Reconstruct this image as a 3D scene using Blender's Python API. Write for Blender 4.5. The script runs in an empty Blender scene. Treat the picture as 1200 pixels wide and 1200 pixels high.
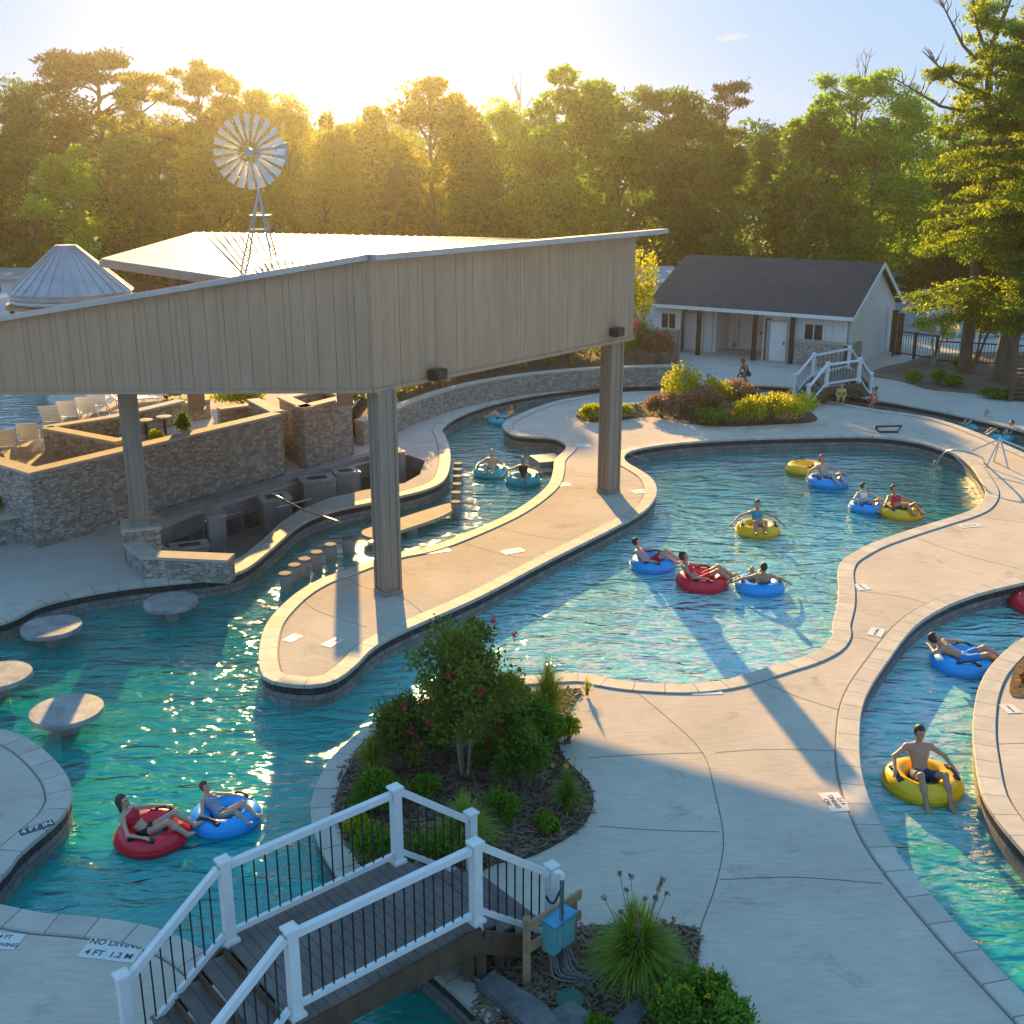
import bpy, math, random
import numpy as np
from mathutils import Vector, Matrix
from mathutils.geometry import tessellate_polygon
R = math.radians
sc = bpy.context.scene
COL = sc.collection
# ------------------------------------------------------------ camera, sky, sun
HAZE_D = 0.00034
SKY_K = (0.8, 0.5, 0.35); SKY_T = (1.9, 2.6, 3.6)
FPX = 1300.0; PITCH = math.atan(400/1300); CAMH = 10.0
cs, sn = math.cos(PITCH), math.sin(PITCH)
cam = bpy.data.cameras.new("camera"); co = bpy.data.objects.new("camera", cam); COL.objects.link(co)
co.location = (0, 0, CAMH); co.rotation_euler = (math.pi/2-PITCH, 0, 0)
cam.sensor_width = 36; cam.lens = 36*FPX/1200; cam.clip_end = 3000; cam.clip_start = 0.2
sc.camera = co
SUNV = Vector((-2.54, 18.0, 5.0)).normalized()
w = bpy.data.worlds.new("World"); sc.world = w; w.use_nodes = True
nt = w.node_tree; nt.nodes.clear()
sky = nt.nodes.new('ShaderNodeTexSky'); sky.sky_type = 'NISHITA'; sky.sun_disc = False
sky.sun_elevation = math.asin(SUNV.z); sky.sun_rotation = math.atan2(SUNV.x, SUNV.y)
sky.air_density = 1.0; sky.dust_density = 0.1; sky.ozone_density = 3.0; sky.altitude = 0
bg = nt.nodes.new('ShaderNodeBackground'); bg.inputs[1].default_value = 0.10
wo = nt.nodes.new('ShaderNodeOutputWorld')
# soft shoulder on the sky so that the glare round the sun keeps its colour: c / (c + k), cooled a little
va = nt.nodes.new('ShaderNodeVectorMath'); va.operation = 'ADD'; va.inputs[1].default_value = SKY_K
vd = nt.nodes.new('ShaderNodeVectorMath'); vd.operation = 'DIVIDE'
vm = nt.nodes.new('ShaderNodeVectorMath'); vm.operation = 'MULTIPLY'; vm.inputs[1].default_value = SKY_T
nt.links.new(sky.outputs[0], va.inputs[0]); nt.links.new(sky.outputs[0], vd.inputs[0]); nt.links.new(va.outputs[0], vd.inputs[1])
nt.links.new(vd.outputs[0], vm.inputs[0]); nt.links.new(vm.outputs[0], bg.inputs[0]); nt.links.new(bg.outputs[0], wo.inputs[0])
sl = bpy.data.lights.new("sun", 'SUN'); sl.energy = 5.0; sl.angle = R(0.5); sl.color = (1.0, 0.62, 0.20)
so = bpy.data.objects.new("sun", sl); COL.objects.link(so)
so.rotation_euler = SUNV.to_track_quat('Z', 'Y').to_euler(); so.location = (-20, 80, 60)
sc.view_settings.view_transform = 'Standard'; sc.view_settings.look = 'None'
sc.view_settings.exposure = 1.48; sc.view_settings.gamma = 1
sc.render.resolution_x = 1024; sc.render.resolution_y = 1024
sc.render.engine = 'CYCLES'
sc.cycles.max_bounces = 7; sc.cycles.transparent_max_bounces = 10; sc.cycles.volume_bounces = 0
sc.cycles.caustics_reflective = False; sc.cycles.caustics_refractive = False
sc.cycles.sample_clamp_indirect = 4.0

# ------------------------------------------------------------ pixel -> place
def ray(x, y):
    u = (x-600)/FPX; v = (y-600)/FPX
    return (u, cs-v*sn, -(sn+v*cs))
def G(x, y, z=0.0):
    d = ray(x, y); t = (z-CAMH)/d[2]
    return Vector((d[0]*t, d[1]*t, z))
def AY(x, y, Y):
    d = ray(x, y); t = Y/d[1]
    return Vector((d[0]*t, Y, CAMH+d[2]*t))

# ------------------------------------------------------------ materials
def _m(name):
    m = bpy.data.materials.new(name); m.use_nodes = True
    n = m.node_tree; return m, n, n.nodes['Principled BSDF']
def nd(n, t, **k):
    o = n.nodes.new(t)
    for a, b in k.items(): setattr(o, a, b)
    return o
def mat(name, col, rough=0.6, col2=None, scale=3.0, bump=0.0, bscale=None, metal=0.0, stretch=(1,1,1), detail=6, spec=0.5, coat=0.0, lo=0.35, hi=0.68):
    m, n, p = _m(name)
    p.inputs['Roughness'].default_value = rough; p.inputs['Metallic'].default_value = metal
    p.inputs['Specular IOR Level'].default_value = spec
    if coat: p.inputs['Coat Weight'].default_value = coat
    p.inputs['Base Color'].default_value = (*col, 1)
    tc = nd(n, 'ShaderNodeTexCoord'); mp = nd(n, 'ShaderNodeMapping'); mp.inputs['Scale'].default_value = stretch
    n.links.new(tc.outputs['Object'], mp.inputs[0])
    if col2:
        t = nd(n, 'ShaderNodeTexNoise'); t.inputs['Scale'].default_value = scale; t.inputs['Detail'].default_value = detail; t.inputs['Roughness'].default_value = 0.65
        n.links.new(mp.outputs[0], t.inputs['Vector'])
        r = nd(n, 'ShaderNodeValToRGB'); r.color_ramp.elements[0].position = lo; r.color_ramp.elements[1].position = hi
        r.color_ramp.elements[0].color = (*col, 1); r.color_ramp.elements[1].color = (*col2, 1)
        n.links.new(t.outputs[0], r.inputs[0]); n.links.new(r.outputs[0], p.inputs['Base Color'])
    if bump:
        t2 = nd(n, 'ShaderNodeTexNoise'); t2.inputs['Scale'].default_value = bscale or scale*4; t2.inputs['Detail'].default_value = 5
        n.links.new(mp.outputs[0], t2.inputs['Vector'])
        b = nd(n, 'ShaderNodeBump'); b.inputs['Strength'].default_value = bump; b.inputs['Distance'].default_value = 0.03
        n.links.new(t2.outputs[0], b.inputs['Height']); n.links.new(b.outputs[0], p.inputs['Normal'])
    return m
def leafmat(name, c1, c2, trans=0.5, scale=0.8, tcol=None, rough=0.55):
    m, n, p = _m(name)
    out = [x for x in n.nodes if x.type == 'OUTPUT_MATERIAL'][0]
    g = nd(n, 'ShaderNodeNewGeometry'); tc = nd(n, 'ShaderNodeTexCoord')
    t = nd(n, 'ShaderNodeTexNoise'); t.inputs['Scale'].default_value = scale; t.inputs['Detail'].default_value = 3
    n.links.new(tc.outputs['Object'], t.inputs['Vector'])
    ad = nd(n, 'ShaderNodeMath', operation='MULTIPLY_ADD'); ad.inputs[1].default_value = 0.55
    mu = nd(n, 'ShaderNodeMath', operation='MULTIPLY'); mu.inputs[1].default_value = 0.85
    n.links.new(t.outputs[0], mu.inputs[0]); n.links.new(g.outputs['Random Per Island'], ad.inputs[0]); n.links.new(mu.outputs[0], ad.inputs[2])
    r = nd(n, 'ShaderNodeValToRGB'); r.color_ramp.elements[0].position = 0.3; r.color_ramp.elements[1].position = 0.95
    r.color_ramp.elements[0].color = (*c1, 1); r.color_ramp.elements[1].color = (*c2, 1)
    oi = nd(n, 'ShaderNodeObjectInfo'); a3 = nd(n, 'ShaderNodeMath', operation='MULTIPLY_ADD'); a3.inputs[1].default_value = .34; a4 = nd(n, 'ShaderNodeMath', operation='SUBTRACT'); a4.inputs[1].default_value = .17
    n.links.new(oi.outputs['Random'], a3.inputs[0]); n.links.new(ad.outputs[0], a3.inputs[2]); n.links.new(a3.outputs[0], a4.inputs[0])
    n.links.new(a4.outputs[0], r.inputs[0]); n.links.new(r.outputs[0], p.inputs['Base Color'])
    p.inputs['Roughness'].default_value = rough; p.inputs['Specular IOR Level'].default_value = 0.3
    tr = nd(n, 'ShaderNodeBsdfTranslucent'); hs = nd(n, 'ShaderNodeMix', data_type='RGBA', blend_type='MULTIPLY'); hs.inputs[0].default_value = 1
    hs.inputs[7].default_value = (*(tcol or (1.7, 1.6, 0.6)), 1)
    n.links.new(r.outputs[0], hs.inputs[6]); n.links.new(hs.outputs[2], tr.inputs[0])
    mx = nd(n, 'ShaderNodeMixShader'); mx.inputs[0].default_value = trans
    n.links.new(p.outputs[0], mx.inputs[1]); n.links.new(tr.outputs[0], mx.inputs[2]); n.links.new(mx.outputs[0], out.inputs[0])
    return m
def stonemat(name, c1, c2, grout, scale=3.6, stretch=(1, 1, 2.8), bump=0.7):
    m, n, p = _m(name)
    tc = nd(n, 'ShaderNodeTexCoord'); mp = nd(n, 'ShaderNodeMapping'); mp.inputs['Scale'].default_value = stretch
    n.links.new(tc.outputs['Object'], mp.inputs[0])
    v = nd(n, 'ShaderNodeTexVoronoi'); v.inputs['Scale'].default_value = scale; v.inputs['Randomness'].default_value = 0.9
    e = nd(n, 'ShaderNodeTexVoronoi', feature='DISTANCE_TO_EDGE'); e.inputs['Scale'].default_value = scale; e.inputs['Randomness'].default_value = 0.9
    ns = nd(n, 'ShaderNodeTexNoise'); ns.inputs['Scale'].default_value = 9; ns.inputs['Detail'].default_value = 8
    for a in (v, e): n.links.new(mp.outputs[0], a.inputs['Vector'])
    n.links.new(tc.outputs['Object'], ns.inputs['Vector'])
    sp = nd(n, 'ShaderNodeSeparateColor'); n.links.new(v.outputs['Color'], sp.inputs[0])
    mm = nd(n, 'ShaderNodeMath', operation='MULTIPLY_ADD'); mm.inputs[1].default_value = 0.6
    m2 = nd(n, 'ShaderNodeMath', operation='MULTIPLY'); m2.inputs[1].default_value = 0.45
    n.links.new(ns.outputs[0], m2.inputs[0]); n.links.new(sp.outputs[0], mm.inputs[0]); n.links.new(m2.outputs[0], mm.inputs[2])
    r = nd(n, 'ShaderNodeValToRGB'); r.color_ramp.elements[0].position = .1; r.color_ramp.elements[1].position = .85
    r.color_ramp.elements[0].color = (*c1, 1); r.color_ramp.elements[1].color = (*c2, 1); n.links.new(mm.outputs[0], r.inputs[0])
    er = nd(n, 'ShaderNodeValToRGB'); er.color_ramp.elements[0].position = 0.0; er.color_ramp.elements[1].position = 0.06
    n.links.new(e.outputs['Distance'], er.inputs[0])
    mx = nd(n, 'ShaderNodeMix', data_type='RGBA'); mx.inputs[6].default_value = (*grout, 1)
    n.links.new(er.outputs[0], mx.inputs[0]); n.links.new(r.outputs[0], mx.inputs[7]); n.links.new(mx.outputs[2], p.inputs['Base Color'])
    p.inputs['Roughness'].default_value = 0.8
    hh = nd(n, 'ShaderNodeMath', operation='MULTIPLY_ADD'); hh.inputs[1].default_value = 0.5
    n.links.new(ns.outputs[0], hh.inputs[0]); n.links.new(er.outputs[0], hh.inputs[2])
    ha = nd(n, 'ShaderNodeMath', operation='ADD'); n.links.new(hh.outputs[0], ha.inputs[0]); n.links.new(sp.outputs[1], ha.inputs[1])
    b = nd(n, 'ShaderNodeBump'); b.inputs['Strength'].default_value = bump; b.inputs['Distance'].default_value = 0.05
    n.links.new(ha.outputs[0], b.inputs['Height']); n.links.new(b.outputs[0], p.inputs['Normal'])
    return m
def brickuv(name, c1, c2, grout, bw, bh, rough=0.7, mortar=0.012):
    m, n, p = _m(name)
    uv = nd(n, 'ShaderNodeUVMap'); br = nd(n, 'ShaderNodeTexBrick')
    br.inputs['Scale'].default_value = 1.0; br.inputs['Brick Width'].default_value = bw; br.inputs['Row Height'].default_value = bh
    br.inputs['Mortar Size'].default_value = mortar; br.inputs['Color1'].default_value = (*c1, 1); br.inputs['Color2'].default_value = (*c2, 1); br.inputs['Mortar'].default_value = (*grout, 1)
    n.links.new(uv.outputs[0], br.inputs['Vector'])
    ns = nd(n, 'ShaderNodeTexNoise'); ns.inputs['Scale'].default_value = 3; ns.inputs['Detail'].default_value = 7
    tc = nd(n, 'ShaderNodeTexCoord'); n.links.new(tc.outputs['Object'], ns.inputs['Vector'])
    rr = nd(n, 'ShaderNodeMapRange'); rr.inputs[3].default_value = 0.72; rr.inputs[4].default_value = 1.2; n.links.new(ns.outputs[0], rr.inputs[0])
    mx = nd(n, 'ShaderNodeVectorMath', operation='SCALE'); n.links.new(br.outputs[0], mx.inputs[0]); n.links.new(rr.outputs[0], mx.inputs[3])
    n.links.new(mx.outputs[0], p.inputs['Base Color']); p.inputs['Roughness'].default_value = rough; p.inputs['Specular IOR Level'].default_value = .12
    b = nd(n, 'ShaderNodeBump'); b.inputs['Strength'].default_value = 0.4; b.inputs['Distance'].default_value = 0.01; b.invert = True
    n.links.new(br.outputs['Fac'], b.inputs['Height']); n.links.new(b.outputs[0], p.inputs['Normal'])
    return m
def concretemat(name, c1, c2, c3, rough=0.72):
    # brushed concrete: broad stains, fine speckle, light broom lines
    m, n, p = _m(name)
    tc = nd(n, 'ShaderNodeTexCoord')
    a = nd(n, 'ShaderNodeTexNoise'); a.inputs['Scale'].default_value = 0.35; a.inputs['Detail'].default_value = 8; a.inputs['Roughness'].default_value = 0.6
    b = nd(n, 'ShaderNodeTexNoise'); b.inputs['Scale'].default_value = 2.6; b.inputs['Detail'].default_value = 8; b.inputs['Roughness'].default_value = 0.7
    mp = nd(n, 'ShaderNodeMapping'); mp.inputs['Scale'].default_value = (1.2, 9, 1); mp.inputs['Rotation'].default_value = (0, 0, 0.25)
    n.links.new(tc.outputs['Object'], mp.inputs[0])
    c = nd(n, 'ShaderNodeTexNoise'); c.inputs['Scale'].default_value = 2.0; c.inputs['Detail'].default_value = 4
    n.links.new(tc.outputs['Object'], a.inputs[0]); n.links.new(tc.outputs['Object'], b.inputs[0]); n.links.new(mp.outputs[0], c.inputs[0])
    r1 = nd(n, 'ShaderNodeValToRGB'); r1.color_ramp.elements[0].position = .32; r1.color_ramp.elements[1].position = .66
    r1.color_ramp.elements[0].color = (*c1, 1); r1.color_ramp.elements[1].color = (*c2, 1); n.links.new(a.outputs[0], r1.inputs[0])
    r2 = nd(n, 'ShaderNodeValToRGB'); r2.color_ramp.elements[0].position = .42; r2.color_ramp.elements[1].position = .75
    r2.color_ramp.elements[0].color = (0, 0, 0, 1); r2.color_ramp.elements[1].color = (0.8, 0.8, 0.8, 1); n.links.new(b.outputs[0], r2.inputs[0])
    mx = nd(n, 'ShaderNodeMix', data_type='RGBA'); mx.inputs[7].default_value = (*c3, 1)
    n.links.new(r2.outputs[0], mx.inputs[0]); n.links.new(r1.outputs[0], mx.inputs[6])
    rr = nd(n, 'ShaderNodeMapRange'); rr.inputs[3].default_value = 0.80; rr.inputs[4].default_value = 1.20; n.links.new(c.outputs[0], rr.inputs[0])
    sv = nd(n, 'ShaderNodeVectorMath', operation='SCALE'); n.links.new(mx.outputs[2], sv.inputs[0]); n.links.new(rr.outputs[0], sv.inputs[3])
    dn = nd(n, 'ShaderNodeTexNoise'); dn.inputs['Scale'].default_value = 0.9; dn.inputs['Detail'].default_value = 9; dn.inputs['Roughness'].default_value = .72; dn.inputs['Distortion'].default_value = .6; n.links.new(tc.outputs['Object'], dn.inputs[0])
    dr = nd(n, 'ShaderNodeMapRange'); dr.inputs[1].default_value = .56; dr.inputs[2].default_value = .68; dr.inputs[3].default_value = 1.0; dr.inputs[4].default_value = .74; n.links.new(dn.outputs[0], dr.inputs[0])
    s2 = nd(n, 'ShaderNodeVectorMath', operation='SCALE'); n.links.new(sv.outputs[0], s2.inputs[0]); n.links.new(dr.outputs[0], s2.inputs[3]); sv = s2
    n.links.new(sv.outputs[0], p.inputs['Base Color']); p.inputs['Roughness'].default_value = .92; p.inputs['Specular IOR Level'].default_value = .04
    bb = nd(n, 'ShaderNodeBump'); bb.inputs['Strength'].default_value = 0.25; bb.inputs['Distance'].default_value = 0.01
    n.links.new(c.outputs[0], bb.inputs['Height']); n.links.new(bb.outputs[0], p.inputs['Normal'])
    return m
def watermat(name, tint, body, bodyfac, s1=1.1, strength=0.55, dist=0.22, stretch=(0.65, 1.6, 1), absorb=None, refl=3.0, beach=None):
    # tinted clear water: fresnel reflection over a coloured see-through body, surface waves as normals
    m, n, p = _m(name); n.nodes.remove(p)
    out = [x for x in n.nodes if x.type == 'OUTPUT_MATERIAL'][0]
    tc = nd(n, 'ShaderNodeTexCoord'); mp = nd(n, 'ShaderNodeMapping'); mp.inputs['Scale'].default_value = stretch; mp.inputs['Rotation'].default_value = (0, 0, 0.15)
    n.links.new(tc.outputs['Object'], mp.inputs[0])
    a = nd(n, 'ShaderNodeTexNoise'); a.inputs['Scale'].default_value = s1; a.inputs['Detail'].default_value = 2.5; a.inputs['Distortion'].default_value = 0.8
    b = nd(n, 'ShaderNodeTexNoise'); b.inputs['Scale'].default_value = s1*3.1; b.inputs['Detail'].default_value = 3; b.inputs['Distortion'].default_value = 0.6
    n.links.new(mp.outputs[0], a.inputs[0]); n.links.new(mp.outputs[0], b.inputs[0])
    s = nd(n, 'ShaderNodeMath', operation='MULTIPLY_ADD'); s.inputs[1].default_value = 0.28
    n.links.new(b.outputs[0], s.inputs[0]); n.links.new(a.outputs[0], s.inputs[2])
    bu = nd(n, 'ShaderNodeBump'); bu.inputs['Strength'].default_value = strength; bu.inputs['Distance'].default_value = dist
    n.links.new(s.outputs[0], bu.inputs['Height'])
    fr = nd(n, 'ShaderNodeFresnel'); fr.inputs[0].default_value = 1.33; n.links.new(bu.outputs[0], fr.inputs['Normal'])
    gl = nd(n, 'ShaderNodeBsdfGlossy'); gl.inputs['Roughness'].default_value = 0.05; n.links.new(bu.outputs[0], gl.inputs['Normal'])
    tr = nd(n, 'ShaderNodeBsdfTransparent'); tr.inputs[0].default_value = (*tint, 1)
    df = nd(n, 'ShaderNodeBsdfDiffuse'); df.inputs[0].default_value = (*body, 1); n.links.new(bu.outputs[0], df.inputs['Normal'])
    m1 = nd(n, 'ShaderNodeMixShader'); m1.inputs[0].default_value = bodyfac
    if beach:   # froth and paler body near the beach, painted to stand in for bright sky reflection
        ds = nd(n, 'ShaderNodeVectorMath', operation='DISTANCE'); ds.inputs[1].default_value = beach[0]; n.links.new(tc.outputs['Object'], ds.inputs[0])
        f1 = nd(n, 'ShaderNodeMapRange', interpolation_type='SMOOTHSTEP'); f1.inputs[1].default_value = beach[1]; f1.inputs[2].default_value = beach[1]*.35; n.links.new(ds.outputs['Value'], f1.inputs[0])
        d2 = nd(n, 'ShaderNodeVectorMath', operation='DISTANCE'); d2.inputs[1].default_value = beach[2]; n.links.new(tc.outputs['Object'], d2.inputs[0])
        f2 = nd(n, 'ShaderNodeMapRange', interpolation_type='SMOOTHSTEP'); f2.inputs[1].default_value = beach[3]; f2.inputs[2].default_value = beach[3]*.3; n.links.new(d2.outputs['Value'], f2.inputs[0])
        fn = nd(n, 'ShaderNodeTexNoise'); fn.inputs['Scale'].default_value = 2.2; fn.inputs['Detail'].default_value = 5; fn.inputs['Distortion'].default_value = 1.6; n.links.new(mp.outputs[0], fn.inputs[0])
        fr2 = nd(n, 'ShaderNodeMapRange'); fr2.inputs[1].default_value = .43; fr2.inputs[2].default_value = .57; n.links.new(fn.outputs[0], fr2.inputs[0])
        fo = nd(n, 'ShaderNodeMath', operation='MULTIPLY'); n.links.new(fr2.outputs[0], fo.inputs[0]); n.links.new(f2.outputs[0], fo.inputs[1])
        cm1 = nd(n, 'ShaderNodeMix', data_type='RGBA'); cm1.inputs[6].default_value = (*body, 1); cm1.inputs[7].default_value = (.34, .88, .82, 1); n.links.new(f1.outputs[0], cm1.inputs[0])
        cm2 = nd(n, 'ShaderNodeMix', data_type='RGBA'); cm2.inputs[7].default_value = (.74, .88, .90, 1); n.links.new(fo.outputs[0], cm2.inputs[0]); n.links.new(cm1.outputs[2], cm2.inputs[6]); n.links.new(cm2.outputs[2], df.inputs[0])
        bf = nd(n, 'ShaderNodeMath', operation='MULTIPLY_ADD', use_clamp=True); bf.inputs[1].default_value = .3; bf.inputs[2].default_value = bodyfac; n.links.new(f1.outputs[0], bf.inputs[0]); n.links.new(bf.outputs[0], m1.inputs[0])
    n.links.new(tr.outputs[0], m1.inputs[1]); n.links.new(df.outputs[0], m1.inputs[2])
    fm = nd(n, 'ShaderNodeMath', operation='MULTIPLY', use_clamp=True); fm.inputs[1].default_value = refl; n.links.new(fr.outputs[0], fm.inputs[0])
    m2 = nd(n, 'ShaderNodeMixShader'); n.links.new(fm.outputs[0], m2.inputs[0])
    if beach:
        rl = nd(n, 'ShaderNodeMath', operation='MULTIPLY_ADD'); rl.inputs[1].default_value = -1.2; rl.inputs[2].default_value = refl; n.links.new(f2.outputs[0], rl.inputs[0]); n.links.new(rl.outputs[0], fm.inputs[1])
    n.links.new(m1.outputs[0], m2.inputs[1]); n.links.new(gl.outputs[0], m2.inputs[2])
    n.links.new(m2.outputs[0], out.inputs[0])
    if absorb:
        va_ = nd(n, 'ShaderNodeVolumeAbsorption'); va_.inputs[0].default_value = (*absorb, 1); va_.inputs[1].default_value = 1.0; n.links.new(va_.outputs[0], out.inputs['Volume'])
    return m

M = {}
M['deck'] = concretemat('deck_concrete', (.50, .425, .345), (.66, .565, .465), (.57, .49, .405))
M['walk'] = concretemat('walk_concrete', (.49, .44, .39), (.60, .545, .48), (.53, .48, .42))
M['coping'] = brickuv('coping_stone', (.54, .48, .41), (.62, .56, .48), (.27, .25, .22), 0.6, 5.0)
M['pwall'] = brickuv('pool_wall_tile', (.21, .205, .195), (.31, .30, .28), (.14, .14, .135), 0.30, 0.15, 0.55)
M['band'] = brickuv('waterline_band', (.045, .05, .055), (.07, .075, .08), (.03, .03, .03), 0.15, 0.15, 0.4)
M['floor'] = mat('pool_plaster', (.58, .84, .82), 0.7, (.68, .90, .87), 0.5)
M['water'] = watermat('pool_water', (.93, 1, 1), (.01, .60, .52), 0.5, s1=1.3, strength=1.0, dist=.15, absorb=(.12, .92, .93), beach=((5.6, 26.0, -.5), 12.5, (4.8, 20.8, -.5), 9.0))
M['upwater'] = watermat('upper_pool_water', (.6, .95, 1), (.10, .55, .66), 0.6, strength=1.0, dist=.12, refl=2.4)
M['stone'] = stonemat('stacked_stone', (.20, .18, .155), (.50, .45, .39), (.15, .135, .12), scale=5.2, stretch=(1, 1, 2.6))
M['capstone'] = mat('cap_stone', (.46, .40, .33), .85, (.55, .485, .40), 2.0, .2, spec=.1)
M['siding'] = mat('board_siding', (.37, .245, .165), .62, (.44, .30, .205), 1.3, .12, 14, stretch=(3, 3, .35))
M['post'] = mat('post_cladding', (.25, .205, .165), .62, (.31, .26, .215), 1.3, .12, 14, stretch=(3, 3, .35))
M['sidedark'] = mat('siding_groove', (.20, .14, .10), .8)
M['galv'] = mat('galvanised_metal', (.36, .39, .42), .5, (.46, .49, .52), 1.2, .05, 6, metal=0.7)
M['blade'] = mat('weathered_blade', (.68, .66, .62), .6, (.74, .72, .68), 2.0)
M['roofmetal'] = mat('roof_metal', (.36, .37, .39), .55, (.46, .47, .48), .6, metal=0.5)
M['shingle'] = mat('dark_shingle', (.038, .044, .052), .9, (.062, .07, .08), 2.5, .5, 9)
M['white'] = mat('white_paint', (.72, .72, .72), .45, (.80, .80, .79), 5, .04)
M['wsiding'] = mat('white_siding', (.62, .63, .63), .55, (.72, .72, .71), 1.5, stretch=(4, 4, .5))
M['black'] = mat('black_metal', (.018, .018, .02), .4)
M['plank'] = mat('composite_plank', (.115, .095, .085), .62, (.19, .16, .145), 1.6, .25, 18, stretch=(1, 1, 1))
M['woodfascia'] = mat('brown_timber', (.085, .050, .030), .75, (.15, .09, .05), 2.0, .3, 12, stretch=(2, 2, 1))
M['newwood'] = mat('treated_timber', (.30, .19, .10), .7, (.42, .28, .15), 2.5, .3, 14)
M['mulch'] = mat('mulch', (.050, .032, .020), .95, (.17, .11, .07), 9, 1.0, 22)
M['roughblock'] = mat('rough_block', (.10, .10, .10), .85, (.20, .195, .185), 4, .6, 14)
M['mulchchip'] = mat('mulch_chip', (.14, .09, .055), .9, (.28, .19, .12), 3)
M['bark'] = mat('bark', (.10, .075, .055), .9, (.20, .155, .12), 2.5, .8, 9, stretch=(2, 2, .6))
M['palebark'] = mat('pale_bark', (.30, .24, .18), .8, (.42, .34, .26), 4, .2, 12)
M['steel'] = mat('steel_tube', (.55, .55, .56), .25, metal=1.0)
M['dirt'] = mat('dirt', (.11, .085, .06), .95, (.20, .165, .115), 0.5, .5, 4)
M['grass'] = mat('lawn', (.05, .075, .02), .9, (.11, .12, .045), .12, .4, 3)
M['asphalt'] = mat('asphalt', (.20, .205, .21), .85, (.27, .275, .28), .3)
M['barstone'] = mat('bar_concrete', (.22, .22, .22), .6, (.34, .335, .33), 1.6, .25, 8)
M['tabletop'] = mat('table_granite', (.22, .225, .23), .38, (.46, .46, .45), 2.6, .15, 12)
M['glass'] = mat('dark_glass', (.03, .035, .04), .08)
M['box'] = mat('teal_box', (.10, .34, .35), .45, (.14, .40, .40), 4)
M['boxlid'] = mat('blue_box_lid', (.05, .30, .50), .45)
M['hose'] = mat('grey_conduit', (.16, .17, .18), .45)
M['sling'] = mat('white_sling', (.70, .70, .68), .6)
M['tile'] = mat('marker_tile', (.66, .64, .60), .5, (.74, .72, .68), 6)
M['letter'] = mat('marker_letter', (.08, .08, .09), .6)
M['joint'] = mat('joint_filler', (.13, .12, .105), .9)
def paint(n, c, r=.35): return mat(n, c, r, tuple(min(1, x*1.12) for x in c), 2.5, coat=.15)
M['t_yellow'] = paint('yellow_vinyl', (.95, .52, .005)); M['t_blue'] = paint('blue_vinyl', (.015, .36, .88)); M['t_red'] = paint('red_vinyl', (.80, .015, .035)); M['t_teal'] = paint('teal_vinyl', (.01, .48, .60))
M['handle'] = mat('navy_handle', (.012, .02, .05), .5)

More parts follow.
